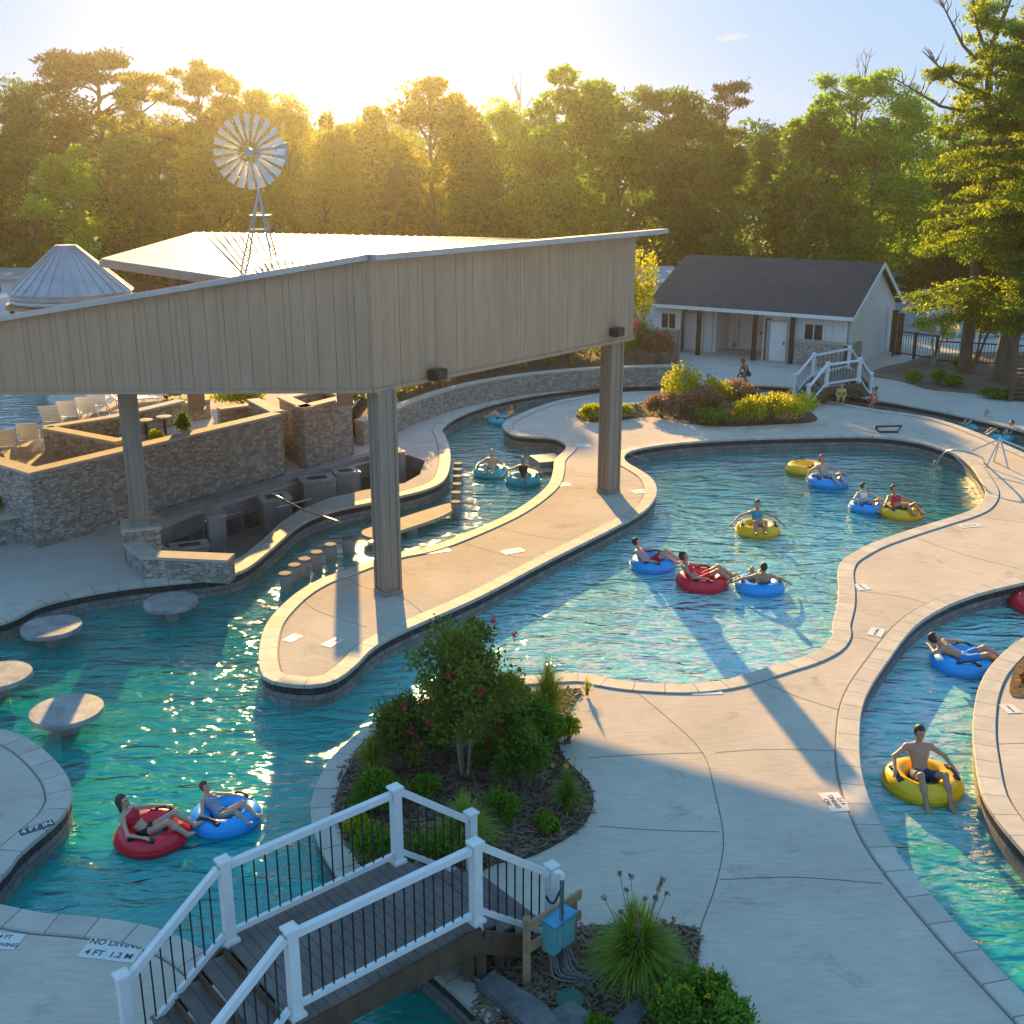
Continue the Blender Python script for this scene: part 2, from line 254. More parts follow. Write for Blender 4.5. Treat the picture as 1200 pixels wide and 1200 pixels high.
# ------------------------------------------------------------ mesh helpers
class MB:
    def __init__(s): s.v = []; s.f = []
    def quad(s, a, b, c, d): i = len(s.v); s.v += [tuple(a), tuple(b), tuple(c), tuple(d)]; s.f.append((i, i+1, i+2, i+3))
    def tri(s, a, b, c): i = len(s.v); s.v += [tuple(a), tuple(b), tuple(c)]; s.f.append((i, i+1, i+2))
    def hexa(s, p):  # 4 bottom then 4 top
        i = len(s.v); s.v += [tuple(q) for q in p]
        s.f += [(i, i+3, i+2, i+1), (i+4, i+5, i+6, i+7)] + [(i+k, i+(k+1) % 4, i+4+(k+1) % 4, i+4+k) for k in range(4)]
    def box(s, x0, x1, y0, y1, z0, z1):
        s.hexa([(x0, y0, z0), (x1, y0, z0), (x1, y1, z0), (x0, y1, z0), (x0, y0, z1), (x1, y0, z1), (x1, y1, z1), (x0, y1, z1)])
    def obox(s, c, ax, L, W, z0, z1):   # oriented box, centre c, axis angle
        d = Vector((math.cos(ax), math.sin(ax))); n = Vector((-d.y, d.x)); c = Vector((c[0], c[1]))
        q = [c-d*L/2-n*W/2, c+d*L/2-n*W/2, c+d*L/2+n*W/2, c-d*L/2+n*W/2]
        s.hexa([(p.x, p.y, z0) for p in q]+[(p.x, p.y, z1) for p in q])
    def beam(s, a, b, wd, h, up=Vector((0, 0, 1))):  # box between two points; wd sideways, h along up
        a = Vector(a); b = Vector(b); d = (b-a).normalized(); n = d.cross(up)
        if n.length < 1e-4: n = d.cross(Vector((0, 1, 0)))
        n.normalize(); u = n.cross(d).normalized()
        n = n*wd/2; u = u*h/2
        s.hexa([a-n-u, a+n-u, b+n-u, b-n-u, a-n+u, a+n+u, b+n+u, b-n+u])
    def tube(s, pts, rad, seg=8, cap=True):
        pts = [Vector(p) for p in pts]; n = len(pts); rad = rad if hasattr(rad, '__len__') else [rad]*n
        i0 = len(s.v); prev = None
        for i, p in enumerate(pts):
            d = (pts[min(i+1, n-1)]-pts[max(i-1, 0)]).normalized()
            x = prev if prev else (Vector((1, 0, 0)) if abs(d.x) < .8 else Vector((0, 1, 0)))
            x = (x-d*x.dot(d)).normalized(); prev = x; y = d.cross(x)
            for k in range(seg):
                a = 2*math.pi*k/seg; q = p+(x*math.cos(a)+y*math.sin(a))*rad[i]; s.v.append(tuple(q))
        for i in range(n-1):
            for k in range(seg):
                a = i0+i*seg+k; b = i0+i*seg+(k+1) % seg; s.f.append((a, b, b+seg, a+seg))
        if cap: s.f.append(tuple(i0+k for k in reversed(range(seg)))); s.f.append(tuple(i0+(n-1)*seg+k for k in range(seg)))
    def lathe(s, prof, c=(0, 0, 0), seg=32, cap=True):
        i0 = len(s.v); n = len(prof)
        for r, z in prof:
            for k in range(seg):
                a = 2*math.pi*k/seg; s.v.append((c[0]+r*math.cos(a), c[1]+r*math.sin(a), c[2]+z))
        for i in range(n-1):
            for k in range(seg):
                a = i0+i*seg+k; b = i0+i*seg+(k+1) % seg; s.f.append((a, b, b+seg, a+seg))
        if cap: s.f.append(tuple(i0+k for k in reversed(range(seg)))); s.f.append(tuple(i0+(n-1)*seg+k for k in range(seg)))
    def poly(s, pts, z0, z1=None, top=True, bottom=False):  # extruded polygon
        pts = [Vector((p[0], p[1])) for p in pts]; n = len(pts)
        if sum(pts[i].x*pts[(i+1) % n].y-pts[(i+1) % n].x*pts[i].y for i in range(n)) < 0: pts.reverse()
        tz = z0 if z1 is None else z1; i0 = len(s.v); s.v += [(p.x, p.y, tz) for p in pts]
        for t in tessellate_polygon([[Vector((p.x, p.y, 0)) for p in pts]]):
            a, b, c = t; ar = (pts[b]-pts[a]).cross(pts[c]-pts[a]); s.f.append((i0+a, i0+b, i0+c) if ar > 0 else (i0+a, i0+c, i0+b))
        if z1 is not None:
            j0 = len(s.v); s.v += [(p.x, p.y, z0) for p in pts]+[(p.x, p.y, z1) for p in pts]
            for k in range(n): s.f.append((j0+k, j0+(k+1) % n, j0+n+(k+1) % n, j0+n+k))
    def build(s, name, m, parent=None, smooth=False, loc=None):
        me = bpy.data.meshes.new(name); me.from_pydata(s.v, [], s.f); me.update()
        if m: me.materials.append(m)
        if smooth: me.polygons.foreach_set('use_smooth', [True]*len(me.polygons))
        o = bpy.data.objects.new(name, me); COL.objects.link(o)
        if parent: o.parent = parent
        if loc is not None: o.location = loc
        return o
def npmesh(name, V, Fq, m, parent=None, smooth=False, loc=None, k=4):
    me = bpy.data.meshes.new(name); V = np.asarray(V, dtype=np.float32); Fq = np.asarray(Fq, dtype=np.int32)
    me.vertices.add(len(V)); me.vertices.foreach_set('co', V.ravel())
    me.loops.add(Fq.size); me.loops.foreach_set('vertex_index', Fq.ravel())
    me.polygons.add(len(Fq)); me.polygons.foreach_set('loop_start', np.arange(0, Fq.size, k, dtype=np.int32))
    me.polygons.foreach_set('loop_total', np.full(len(Fq), k, dtype=np.int32))
    if smooth: me.polygons.foreach_set('use_smooth', np.ones(len(Fq), dtype=bool))
    me.update(calc_edges=True); me.validate()
    if m: me.materials.append(m)
    o = bpy.data.objects.new(name, me); COL.objects.link(o)
    if parent: o.parent = parent
    if loc is not None: o.location = loc
    return o
def tag(o, label, cat, group=None, kind=None):
    if label: o['label'] = label
    if cat: o['category'] = cat
    if group: o['group'] = group
    if kind: o['kind'] = kind
    return o
def struct(o, k='structure'): o['kind'] = k; return o
def empty(name, loc, rz=0.0, label=None, cat=None, group=None):
    o = bpy.data.objects.new(name, None); COL.objects.link(o); o.location = loc; o.rotation_euler = (0, 0, rz); o.empty_display_size = .2
    return tag(o, label, cat, group)
def copy_tree(o, parent=None):
    c = o.copy(); COL.objects.link(c)
    if parent: c.parent = parent
    for ch in list(o.children): copy_tree(ch, c)
    return c
def catmull(pts, sub=6, closed=False):
    P = [Vector(p) for p in pts]; n = len(P); out = []
    rng = n if closed else n-1
    for i in range(rng):
        p0 = P[(i-1) % n] if closed or i > 0 else P[0]*2-P[1]
        p1 = P[i]; p2 = P[(i+1) % n]; p3 = P[(i+2) % n] if closed or i+2 < n else P[n-1]*2-P[n-2]
        for k in range(sub):
            t = k/sub
            out.append(0.5*((2*p1)+(p2-p0)*t+(2*p0-5*p1+4*p2-p3)*t*t+(3*p1-p0-3*p2+p3)*t**3))
    if not closed: out.append(P[-1])
    return out
def resample(pts, step):
    out = [pts[0]]; acc = 0
    for a, b in zip(pts[:-1], pts[1:]):
        L = (b-a).length
        while acc+L >= step:
            t = (step-acc)/L; a = a.lerp(b, t); L = (b-a).length; out.append(a.copy()); acc = 0
        acc += L
    if (out[-1]-pts[-1]).length > step*.3: out.append(pts[-1])
    return out
def sweep(name, path, prof, m, closed=False, parent=None, side=1):
    """path 2-D points, profile (offset to the left of travel, z); UV = arc length, profile length"""
    n = len(path); V = []; UV = []; F = []
    acc = 0; us = []
    for i in range(n):
        if i: acc += (path[i]-path[i-1]).length
        us.append(acc)
    pv = [0]
    for a, b in zip(prof[:-1], prof[1:]): pv.append(pv[-1]+math.dist(a, b))
    for i in range(n):
        a = path[(i-1) % n] if closed or i else path[i]; b = path[(i+1) % n] if closed or i < n-1 else path[i]
        d = (b-a); d.normalize(); nn = Vector((-d.y, d.x))*side
        for (o, z) in prof: V.append((path[i].x+nn.x*o, path[i].y+nn.y*o, z))
    k = len(prof); cnt = n if closed else n-1
    for i in range(cnt):
        j = (i+1) % n; u0 = us[i]; u1 = us[j] if j else acc+(path[0]-path[-1]).length
        for q in range(k-1):
            f = (i*k+q, j*k+q, j*k+q+1, i*k+q+1); uv = [(u0, pv[q]), (u1, pv[q]), (u1, pv[q+1]), (u0, pv[q+1])]
            if side > 0: f = f[::-1]; uv = uv[::-1]
            F.append(f); UV += uv
    me = bpy.data.meshes.new(name); me.from_pydata(V, [], F); me.update()
    ul = me.uv_layers.new(name='UVMap'); ul.data.foreach_set('uv', [c for u in UV for c in u])
    me.materials.append(m); o = bpy.data.objects.new(name, me); COL.objects.link(o)
    if parent: o.parent = parent
    return o

# ------------------------------------------------------------ the setting: decks, pools, ground
WZ = -0.50; FZ = -1.65
def px(pts): return [Vector(G(*p)[:2]) for p in pts]
island = [(308,787),(306,765),(313,735),(330,713),(352,694),(377,680),(402,671),(432,660),(465,650),(500,643),(532,632),(575,614),(605,599),(630,582),(645,567),(650,551),(652,539),(665,524),(650,514),(625,512),(603,510),(591,502),(593,495),(610,486),(632,477),(660,469),(705,462),(740,460),(790,459),(850,460),(920,462),(980,472),(1025,480),(1075,487),(1112,496),(1150,510),(1200,532),(1250,556),(1290,590)]
riverR = [(1290,655),(1240,672),(1197,683),(1142,697),(1098,715),(1066,738),(1037,776),(1016,808),(1006,837),(1004,884),(1010,922),(1025,960),(1040,989),(1063,1021),(1100,1065),(1150,1120),(1200,1172),(1260,1235)]
bedside = [(575,1200),(538,1164),(502,1132),(470,1105),(437,1075),(405,1035),(387,1008),(375,984),(368,956),(370,934),(381,907),(399,882),(427,857),(455,839),(486,823),(530,808),(580,798),(625,794),(680,791)]
beach = [(680,792),(706,796),(740,801),(800,804),(850,799),(879,791),(908,782),(946,770),(970,757),(979,743),(978,732),(984,709),(985,690),(984,670),(990,657),(1005,647),(1025,637),(1062,624),(1100,612),(1132,602),(1150,592),(1157,577),(1150,562),(1140,547),(1125,535),(1105,527),(1075,518),(1025,512),(960,512),(860,515),(790,520),(745,527),(731,534),(733,542),(748,551),(762,561),(768,573),(765,586),(752,600),(716,620),(640,658),(560,700),(470,740),(435,760),(415,780),(392,797),(365,803),(335,801),(315,796)]
dshore = [(1290,730),(1240,735),(1200,750),(1180,765),(1159,788),(1147,817),(1143,855),(1146,890),(1153,928),(1171,960),(1200,995),(1250,1050)]
e1 = [(-120,850),(-60,848),(0,857),(29,867),(52,884),(73,907),(81,928),(79,942),(67,960),(44,980),(17,1004),(0,1027),(-60,1075),(-140,1120)]
e2 = [(-120,1040),(-60,1052),(0,1064),(50,1074),(100,1078),(157,1086),(195,1096),(228,1113),(255,1135),(290,1168),(340,1230)]
cshore = [(-260,772),(-120,752),(0,730),(44,710),(90,698),(150,688),(207,682),(255,677),(285,668),(307,652),(330,632),(346,618),(365,607),(395,597),(430,590),(462,583),(495,575),(517,565),(525,550),(526,530),(521,512),(517,505),(522,498),(535,489),(562,478),(595,469),(645,460),(705,454),(760,452),(860,451),(930,454),(1017,467),(1075,477),(1125,487),(1175,499),(1240,516),(1300,535)]
def sm(p, sub=5): return resample(catmull(px(p), sub), 0.28)
S_rr, S_be = sm(riverR), sm(beach); S_ring = sm(bedside+beach[1:]+island)
S_d, S_e1, S_e2, S_c = sm(dshore), sm(e1), sm(e2), sm(cshore)
def area(P): return .5*sum(P[i].x*P[(i+1) % len(P)].y-P[(i+1) % len(P)].x*P[i].y for i in range(len(P)))
# big ring of deck: outer outline (island, far side, right river) and inner pool outline joined along the island tip
ring = S_ring + S_rr + [Vector((9.5, 4.0)), Vector((0.6, 4.0))]
landD = S_d + [Vector((40, 8)), Vector((40, 24))]
landE1 = S_e1 + [Vector((-30, 8)), Vector((-30, 30))]
landE1 = S_e1 + [Vector((-30, S_e1[-1].y)), Vector((-30, S_e1[0].y))]
landE2 = S_e2 + [Vector((-2, 4)), Vector((-25, 4)), Vector((-25, S_e2[0].y))]
FAR = [Vector((150, 40)), Vector((240, 40)), Vector((240, 215)), Vector((-240, 215)), Vector((-240, 20)), Vector((-60, 20))]
landC = S_c + [Vector((60, S_c[-1].y-1))] + FAR + [Vector((-30, 22.5))]
# sunken bar well cut out of the far deck
well = px([(170,628),(240,600),(330,572),(420,545),(478,533),(498,540),(492,556),(474,566),(428,574),(388,583),(352,597),(328,613),(306,634),(284,652),(262,660),(225,656)])
def deck_mesh(name, outer, holes, z, m):
    rings = [outer]+holes; P = [p for r in rings for p in r]; mb = MB()
    mb.v = [(p.x, p.y, z) for p in P]
    for a, b, c in tessellate_polygon([[Vector((p.x, p.y, 0)) for p in r] for r in rings]):
        ar = (P[b]-P[a]).cross(P[c]-P[a])
        if abs(ar) > 1e-9: mb.f.append((a, b, c) if ar > 0 else (a, c, b))
    return mb.build(name, m)
struct(deck_mesh('pool_deck', ring, [], 0, M['deck'])); struct(deck_mesh('right_island_deck', landD, [], 0, M['deck']))
struct(deck_mesh('left_deck', landE1, [], 0, M['deck'])); struct(deck_mesh('near_left_deck', landE2, [], 0, M['deck']))
struct(deck_mesh('ground', landC, [well], 0, M['walk']))
mb = MB()
n = len(well)
struct(deck_mesh('bar_well_floor', well, [], -1.0, M['barstone']))
wl = resample(well+[well[0]], .4); sg = 1 if area(well) > 0 else -1
struct(sweep('bar_well_side', wl, [(0, 0), (0, -1.0)], M['barstone'], side=sg))
def edges(path, poly, tagn):
    sd = 1 if area(poly) > 0 else -1
    cp = [(-.05, -.06), (-.05, .022), (-.04, .03), (.34, .03), (.35, .004)]
    struct(sweep('pool_coping', path, cp, M['coping'], side=sd))
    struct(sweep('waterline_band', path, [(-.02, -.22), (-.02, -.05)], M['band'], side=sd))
    struct(sweep('pool_wall', path, [(0, -.66), (0, -.185)], M['pwall'], side=sd))
    struct(sweep('pool_basin_side', path, [(.004, FZ-.2), (.004, -.655)], M['floor'], side=sd))
    struct(sweep('deck_joint', path, [(.365, .004), (.385, .004)], M['joint'], side=sd))
for pth, pol in ((S_ring, ring), (S_rr, ring), (S_d, landD), (S_e1, landE1), (S_e2, landE2), (S_c, landC)): edges(pth, pol, '')
# water sheet (with the bar well left out) and pool floor rising to the beach
wp = [Vector((-40, 3)), Vector((45, 3)), Vector((45, 66)), Vector((-40, 66))]
wo_ = deck_mesh('pool_water', wp, [well], WZ, M['water']); me = wo_.data
vs = [tuple(v.co) for v in me.vertices]; fs = [tuple(f.vertices) for f in me.polygons]; nv = len(vs); vs += [(a, b, FZ-.15) for a, b, c in vs]; fs += [tuple(i+nv for i in f[::-1]) for f in fs]
for st, r_, fl in ((0, wp, 1), (4, well, -1)):
    k_ = len(r_); cc = area(r_) > 0
    for i in range(k_):
        a, b = st+i, st+(i+1) % k_
        if cc != (fl > 0): a, b = b, a
        fs.append((b+nv, b, a, a+nv)[::-1])
me2 = bpy.data.meshes.new('pool_water'); me2.from_pydata(vs, [], fs); me2.materials.append(M['water']); wo_.data = me2; struct(wo_)
bx = np.array([[p.x, p.y] for p in px([(690,790),(740,798),(800,802),(850,797),(879,789),(908,780),(946,768),(975,748),(982,715),(985,690),(990,660)])])
ex = np.array([[p.x, p.y] for p in px([(1150,562),(1155,580),(1140,597),(1110,608),(1130,540)])])
xs = np.arange(-40, 45.1, .5); ys = np.arange(3, 66.1, .5); X, Y = np.meshgrid(xs, ys, indexing='ij')
def dist(A, s): return np.min(np.hypot(X[..., None]-A[:, 0], Y[..., None]-A[:, 1]), axis=-1)
d = dist(bx, 1); t = np.clip(1-d/9.5, 0, 1); t2 = np.clip(1-dist(ex, 1)/3.5, 0, 1)
mp_ = S_be; inm = np.zeros(X.shape, bool); j_ = len(mp_)-1
for i_ in range(len(mp_)):
    a_, b_ = mp_[i_], mp_[j_]; cr_ = (a_.y > Y) != (b_.y > Y); xi = (b_.x-a_.x)*(Y-a_.y)/((b_.y-a_.y) or 1e-9)+a_.x; inm ^= cr_ & (X < xi); j_ = i_
fx = np.clip((X+1.5)/3.5, 0, 1); inm2 = (inm | (d < 1.2)) & (d >= 0)
t = np.where(inm2, np.clip(1-d/15.0, 0, 1)**.7*fx, 0)
Z = FZ+1.05*np.maximum(t, t2**.8*.8)
V = np.stack([X, Y, Z], -1).reshape(-1, 3); nx, ny = X.shape
I = np.arange(nx*ny).reshape(nx, ny); Fq = np.stack([I[:-1, :-1], I[1:, :-1], I[1:, 1:], I[:-1, 1:]], -1).reshape(-1, 4)
struct(npmesh('pool_floor', V, Fq, M['floor'], smooth=True))
# expansion joints in the concrete
def joint(name, pts, wd=.014, z=.004):
    P = resample(catmull(px(pts), 4), .3)
    return struct(sweep(name, P, [(-wd/2, z), (wd/2, z)], M['joint']))
for j in ([(735,803),(775,835),(822,880),(838,930),(848,985),(838,1040),(820,1090),(815,1135)], [(843,1031),(930,1028),(1040,1036)], [(690,888),(760,884),(825,882)], [(700,968),(770,973),(843,975)],
          [(838,882),(900,878),(985,880)], [(880,792),(930,815),(1003,838)], [(978,745),(1010,748),(1034,755)], [(985,690),(1060,700),(1110,716)], [(1062,626),(1130,650),(1200,668)], [(1132,604),(1200,612),(1290,620)],
          [(402,673),(425,688),(470,700),(500,722)], [(575,616),(640,630),(690,632)], [(650,553),(700,560),(760,565)], [(700,520),(760,540)], [(1180,500),(1140,503)], [(350,697),(372,716),(430,735)],
          [(1150,873),(1200,871),(1280,872)], [(532,633),(590,650),(640,657)], [(880,500),(870,514)], [(1000,500),(1030,511)], [(1140,516),(1110,526)]):
    joint('deck_joint', j)
# mulch beds
bed1 = [(391,956),(393,937),(396,912),(405,893),(430,868),(462,848),(500,832),(560,818),(625,812),(680,808),(670,829),(655,860),(661,888),(686,913),(696,940),(683,968),(652,990),(612,1008),(570,1018),(520,1080),(470,1068),(424,1018),(404,990)]
bed2 = [(560,1130),(585,1105),(640,1092),(690,1086),(750,1086),(816,1090),(818,1130),(830,1165),(870,1240),(580,1240),(560,1180)]
bed3 = [(675,488),(692,481),(722,478),(745,474),(775,466),(800,463),(850,463),(905,464),(935,475),(956,488),(950,495),(900,498),(850,500),(800,496),(765,488),(730,492),(695,495)]
bed4 = [(1018,440),(1030,432),(1060,425),(1100,415),(1200,413),(1330,420),(1330,480),(1240,476),(1190,470),(1150,463),(1110,459),(1085,456),(1055,447)]
bed5 = [(1200,770),(1183,812),(1210,818),(1260,820),(1260,760)]
def bed(pts, z=.02):
    P = catmull(px(pts), 4, True); mb = MB(); mb.poly(P, 0.004, z); return mb.build('mulch_bed', M['mulch']), P
BEDS = []
for b in (bed1, bed2, bed3, bed5): o, P = bed(b); struct(o); BEDS.append(P)
o, P = bed(bed4); o.data.materials[0] = M['dirt']; o.name = 'soil_bed'; struct(o)
# loose bark chips on the near beds, one mass
def inside(P, x, y):
    c = False; n = len(P); j = n-1
    for i in range(n):
        if (P[i].y > y) != (P[j].y > y) and x < (P[j].x-P[i].x)*(y-P[i].y)/(P[j].y-P[i].y)+P[i].x: c = not c
        j = i
    return c
rs = random.Random(5); mb = MB()
for P, cnt in ((BEDS[0], 5200), (BEDS[1], 2600), (BEDS[2], 2500)):
    x0 = min(p.x for p in P); x1 = max(p.x for p in P); y0 = min(p.y for p in P); y1 = max(p.y for p in P); k = 0
    while k < cnt:
        x = rs.uniform(x0, x1); y = rs.uniform(y0, y1)
        if not inside(P, x, y): continue
        k += 1; a = rs.uniform(0, 6.28); L = rs.uniform(.03, .10); W = rs.uniform(.008, .02); dx, dy = math.cos(a), math.sin(a); z = rs.uniform(.022, .05); t = rs.uniform(-.02, .03)
        mb.quad((x-dx*L+dy*W, y-dy*L-dx*W, z), (x+dx*L+dy*W, y+dy*L-dx*W, z+t), (x+dx*L-dy*W, y+dy*L+dx*W, z+t+.01), (x-dx*L-dy*W, y-dy*L+dx*W, z+.01))
struct(mb.build('mulch_chips', M['mulchchip']), 'stuff')
# far ground sheets: lawn, car park, dirt under the wood
def sheet(name, pts, z, m):
    mb = MB(); mb.poly([Vector(p) for p in pts], z); return struct(mb.build(name, m))
sheet('lawn', [(-238, 98), (238, 98), (238, 212), (-238, 212)], .004, M['grass'])
sheet('car_park', [(-60, 74), (-8, 72), (2, 70), (22, 71), (40, 66), (80, 60), (80, 95), (-60, 96)], .004, M['asphalt'])
sheet('verge', [(-238, 95), (238, 94), (238, 97.9), (-238, 97.9)], .006, M['dirt'])
sheet('terrace_soil', [(-60, 49), (-5.4, 48), (4, 56.3), (9, 58.6), (7.2, 66), (-8, 70), (-60, 72)], .004, M['dirt'])

# ------------------------------------------------------------ depth and warning markers on the deck
def text_mesh(txt, size, m, parent, loc, rz, name='lettering'):
    cu = bpy.data.curves.new('t', 'FONT'); cu.body = txt; cu.size = size; cu.align_x = 'CENTER'; cu.align_y = 'CENTER'; cu.extrude = .0015; cu.offset = size*.02
    t = bpy.data.objects.new('t', cu); COL.objects.link(t); dg = bpy.context.evaluated_depsgraph_get()
    me = bpy.data.meshes.new_from_object(t.evaluated_get(dg)); bpy.data.objects.remove(t)
    me.materials.clear(); me.materials.append(m)
    o = bpy.data.objects.new(name, me); COL.objects.link(o); o.parent = parent; o.location = loc; o.rotation_euler = (0, 0, rz); return o
def marker(x, y, rz, L, W, lines, label, rows=1, size=.13):
    p = G(x, y); e = empty('deck_marker', (p.x, p.y, .004), R(rz), label, 'deck marker', 'warning tiles set in the deck')
    mb = MB(); nt_ = len(lines)
    mb.box(-L/2, L/2, -W/2, W/2, 0, .006); mb.build('tile_plate', M['tile'], e)
    for i, t in enumerate(lines): text_mesh(t, size, M['letter'], e, (0, W/2-(i+.5)*W/nt_, .0075), 0)
    return e
marker(132, 1113, -9, .80, .42, ['NO DIVING', '4 FT  1.2 M'], 'two-row marker tile reading no diving on the near left deck by the bridge', size=.145)
marker(3, 1103, -5, .5, .32, ['4 FT', 'NO DIVING'], 'cropped marker tile at the left picture edge of the near left deck', size=.1)
marker(978, 940, 97, .58, .36, ['NO', 'DIVING', '4 FT'], 'three-row marker tile on the shaded deck beside the right river coping', size=.12)
for (x, y, rz, L, W, lab) in ((343,748,62,.40,.26,'pale tile nearest the round tip of the island'), (390,753,58,.48,.26,'pale tile in front of the left post base on the island tip'), (512,646,22,.75,.28,'long pale tile at the channel edge of the island'),
        (601,985-339,28,.62,.34,'pale tile on the island near its pool-side coping'), (661,568,20,.40,.40,'square pale tile by the step notch of the island'), (683,522,5,.55,.5,'pale tile on the far deck above the step notch'),
        (749,576,20,.48,.42,'pale tile beside the right roof post on the island'), (1010,688,100,.42,.34,'pale tile by the main pool coping below the right handrail'), (1027,741,60,.5,.32,'pale tile between the main pool and the right river'),
        (828,811,5,.62,.24,'pale tile at the beach edge of the main pool'), (1136,616,14,.7,.34,'pale tile at the near right bend of the main pool'), (1184,831,95,.36,.30,'pale tile on the small right island deck')):
    marker(x, y, rz, L, W, ['NO DIVING'], lab, size=min(.09, L*.15))
e = G(45, 972); em = empty('deck_marker', (e.x-.02, e.y, .034), R(38), 'black and white depth tile reading 4 FT IN on the left deck coping', 'deck marker', 'warning tiles set in the deck')
mb = MB(); mb.box(-.26, .26, -.09, .09, 0, .004); mb.build('tile_plate', M['letter'], em); text_mesh('4 FT IN', .15, M['white'], em, (0, 0, .006), 0)

# ------------------------------------------------------------ pavilion over the island
pav = empty('pavilion', (-3.2, 25.3, 0), 0, 'large grey board-sided open pavilion with a pale metal roof spanning pool and bar', 'pavilion')
PO = Vector((-3.2, 25.3, 0))
def loc(p): return (p[0]-PO.x, p[1]-PO.y, p[2]-PO.z)
class LMB(MB):
    def build(s, *a, **k):
        s.v = [loc(v) for v in s.v]; return MB.build(s, *a, **k)
A0 = Vector((-21.0, 30.2)); A1 = Vector((-3.2, 25.3)); A2 = Vector((3.72, 34.4))
bz0, bz1, bz2 = 4.12, 5.14, 5.05; tz0, tz1, tz2 = 4.95, 8.10, 8.12
def fascia(name, p, q, zb0, zb1, zt0, zt1, thick=.26, step=.33, seed=1):
    d = (q-p); L = d.length; d.normalize(); nn = Vector((d.y, -d.x))   # towards the camera
    mb = LMB(); a = p; b = q; i = -nn*thick
    mb.hexa([(a.x, a.y, zb0), (b.x, b.y, zb1), (b.x+i.x, b.y+i.y, zb1), (a.x+i.x, a.y+i.y, zb0), (a.x, a.y, zt0), (b.x, b.y, zt1), (b.x+i.x, b.y+i.y, zt1), (a.x+i.x, a.y+i.y, zt0)])
    o = mb.build(name, M['sidedark'], pav)
    rs = random.Random(seed); mb = LMB(); s_ = 0.0
    while s_ < L-.02:
        wd = rs.choice([step*.5, step, step, step*1.35]); e_ = min(L, s_+wd-.011); out = nn*(.018+rs.uniform(0, .008))
        P0 = p+d*s_; P1 = p+d*e_; f0 = s_/L; f1 = e_/L
        zb = lambda f: zb0+(zb1-zb0)*f+.0; zt = lambda f: zt0+(zt1-zt0)*f-.01
        q4 = [P0, P1, P1+out, P0+out]; ff = [f0, f1, f1, f0]
        mb.hexa([(v.x, v.y, zb(f)-.01) for v, f in zip((P0+out, P1+out, P1, P0), (f0, f1, f1, f0))]+[(v.x, v.y, zt(f)) for v, f in zip((P0+out, P1+out, P1, P0), (f0, f1, f1, f0))])
        s_ += wd
    mb.build('siding_boards', M['siding'], o)
    # trim under and cap over
    return o
fascia('wall_panel', A0, A1, bz0, bz1, tz0, tz1, seed=3)
fascia('wall_panel', A1, A2, bz1, bz2, tz1, tz2, seed=8)
mb = LMB()
TIP = Vector((4.55, 34.75, 8.25))
def nrm(p, q): d = (q-p).normalized(); return Vector((d.y, -d.x))
n1 = nrm(A0, A1); n2 = nrm(A1, A2)
c0 = Vector((A0.x, A0.y, tz0+.06)); c1 = Vector((A1.x, A1.y, tz1+.06)); c2 = TIP
for a, b, nn in ((c0, c1, n1), (c1, c2, n2)):
    o3 = Vector((nn.x, nn.y, 0))*.10
    mb.beam(a+o3, b+o3, .30, .13)
mb.build('roof_edge_trim', M['roofmetal'], pav)
mb = LMB()
for a, b, nn in ((Vector((A0.x, A0.y, bz0)), Vector((A1.x, A1.y, bz1)), n1), (Vector((A1.x, A1.y, bz1)), Vector((A2.x, A2.y, bz2)), n2)):
    mb.beam(a+Vector((nn.x, nn.y, 0))*.035, b+Vector((nn.x, nn.y, 0))*.035, .05, .09)
mb.build('lower_trim', M['siding'], pav)
# roof sheet with raised ribs
rA = AY(118, 303, 31); rB = AY(228, 272, 36); rK = AY(640, 280.5, 36); rE = Vector((-6.25, 26.3, 7.58))
mb = LMB(); top = [rE, c1, TIP, rK, rB, rA]
dz = Vector((0, 0, .10))
i0 = 0; mb.v = [tuple(p-dz) for p in top]+[tuple(p) for p in top]; mb.f = [(6, 7, 9), (7, 8, 9), (6, 9, 10), (6, 10, 11)]+[(0, 3, 1), (1, 3, 2), (0, 4, 3), (0, 5, 4)]+[(k, (k+1) % 6, 6+(k+1) % 6, 6+k) for k in range(6)]
roof = mb.build('roof', M['roofmetal'], pav)
mb = LMB()
for k in range(1, 40):     # ribs from the back edge down to the front edge
    f = k/40; b = rB.lerp(rK, f) if f < .8 else rK.lerp(TIP, (f-.8)*5)
    a = rE.lerp(c1, f*2) if f < .5 else c1.lerp(TIP, (f-.5)*2)
    if f >= .8: b = rK.lerp(TIP, (f-.8)*5)
    mb.beam(a+Vector((0, 0, .01)), b+Vector((0, 0, .01)), .035, .03)
for k in range(1, 7):
    f = k/7; a = rE.lerp(rA, f); b = rE.lerp(rB, 1.0) if False else rA.lerp(rB, f)
mb.build('roof_ribs', M['roofmetal'], roof)
mb = LMB(); mb.beam(rE-Vector((0, 0, .14)), rA-Vector((0, 0, .14)), .12, .16); mb.beam(rA-Vector((0, 0, .14)), rB-Vector((0, 0, .14)), .12, .16); mb.build('eave_board', M['siding'], pav)
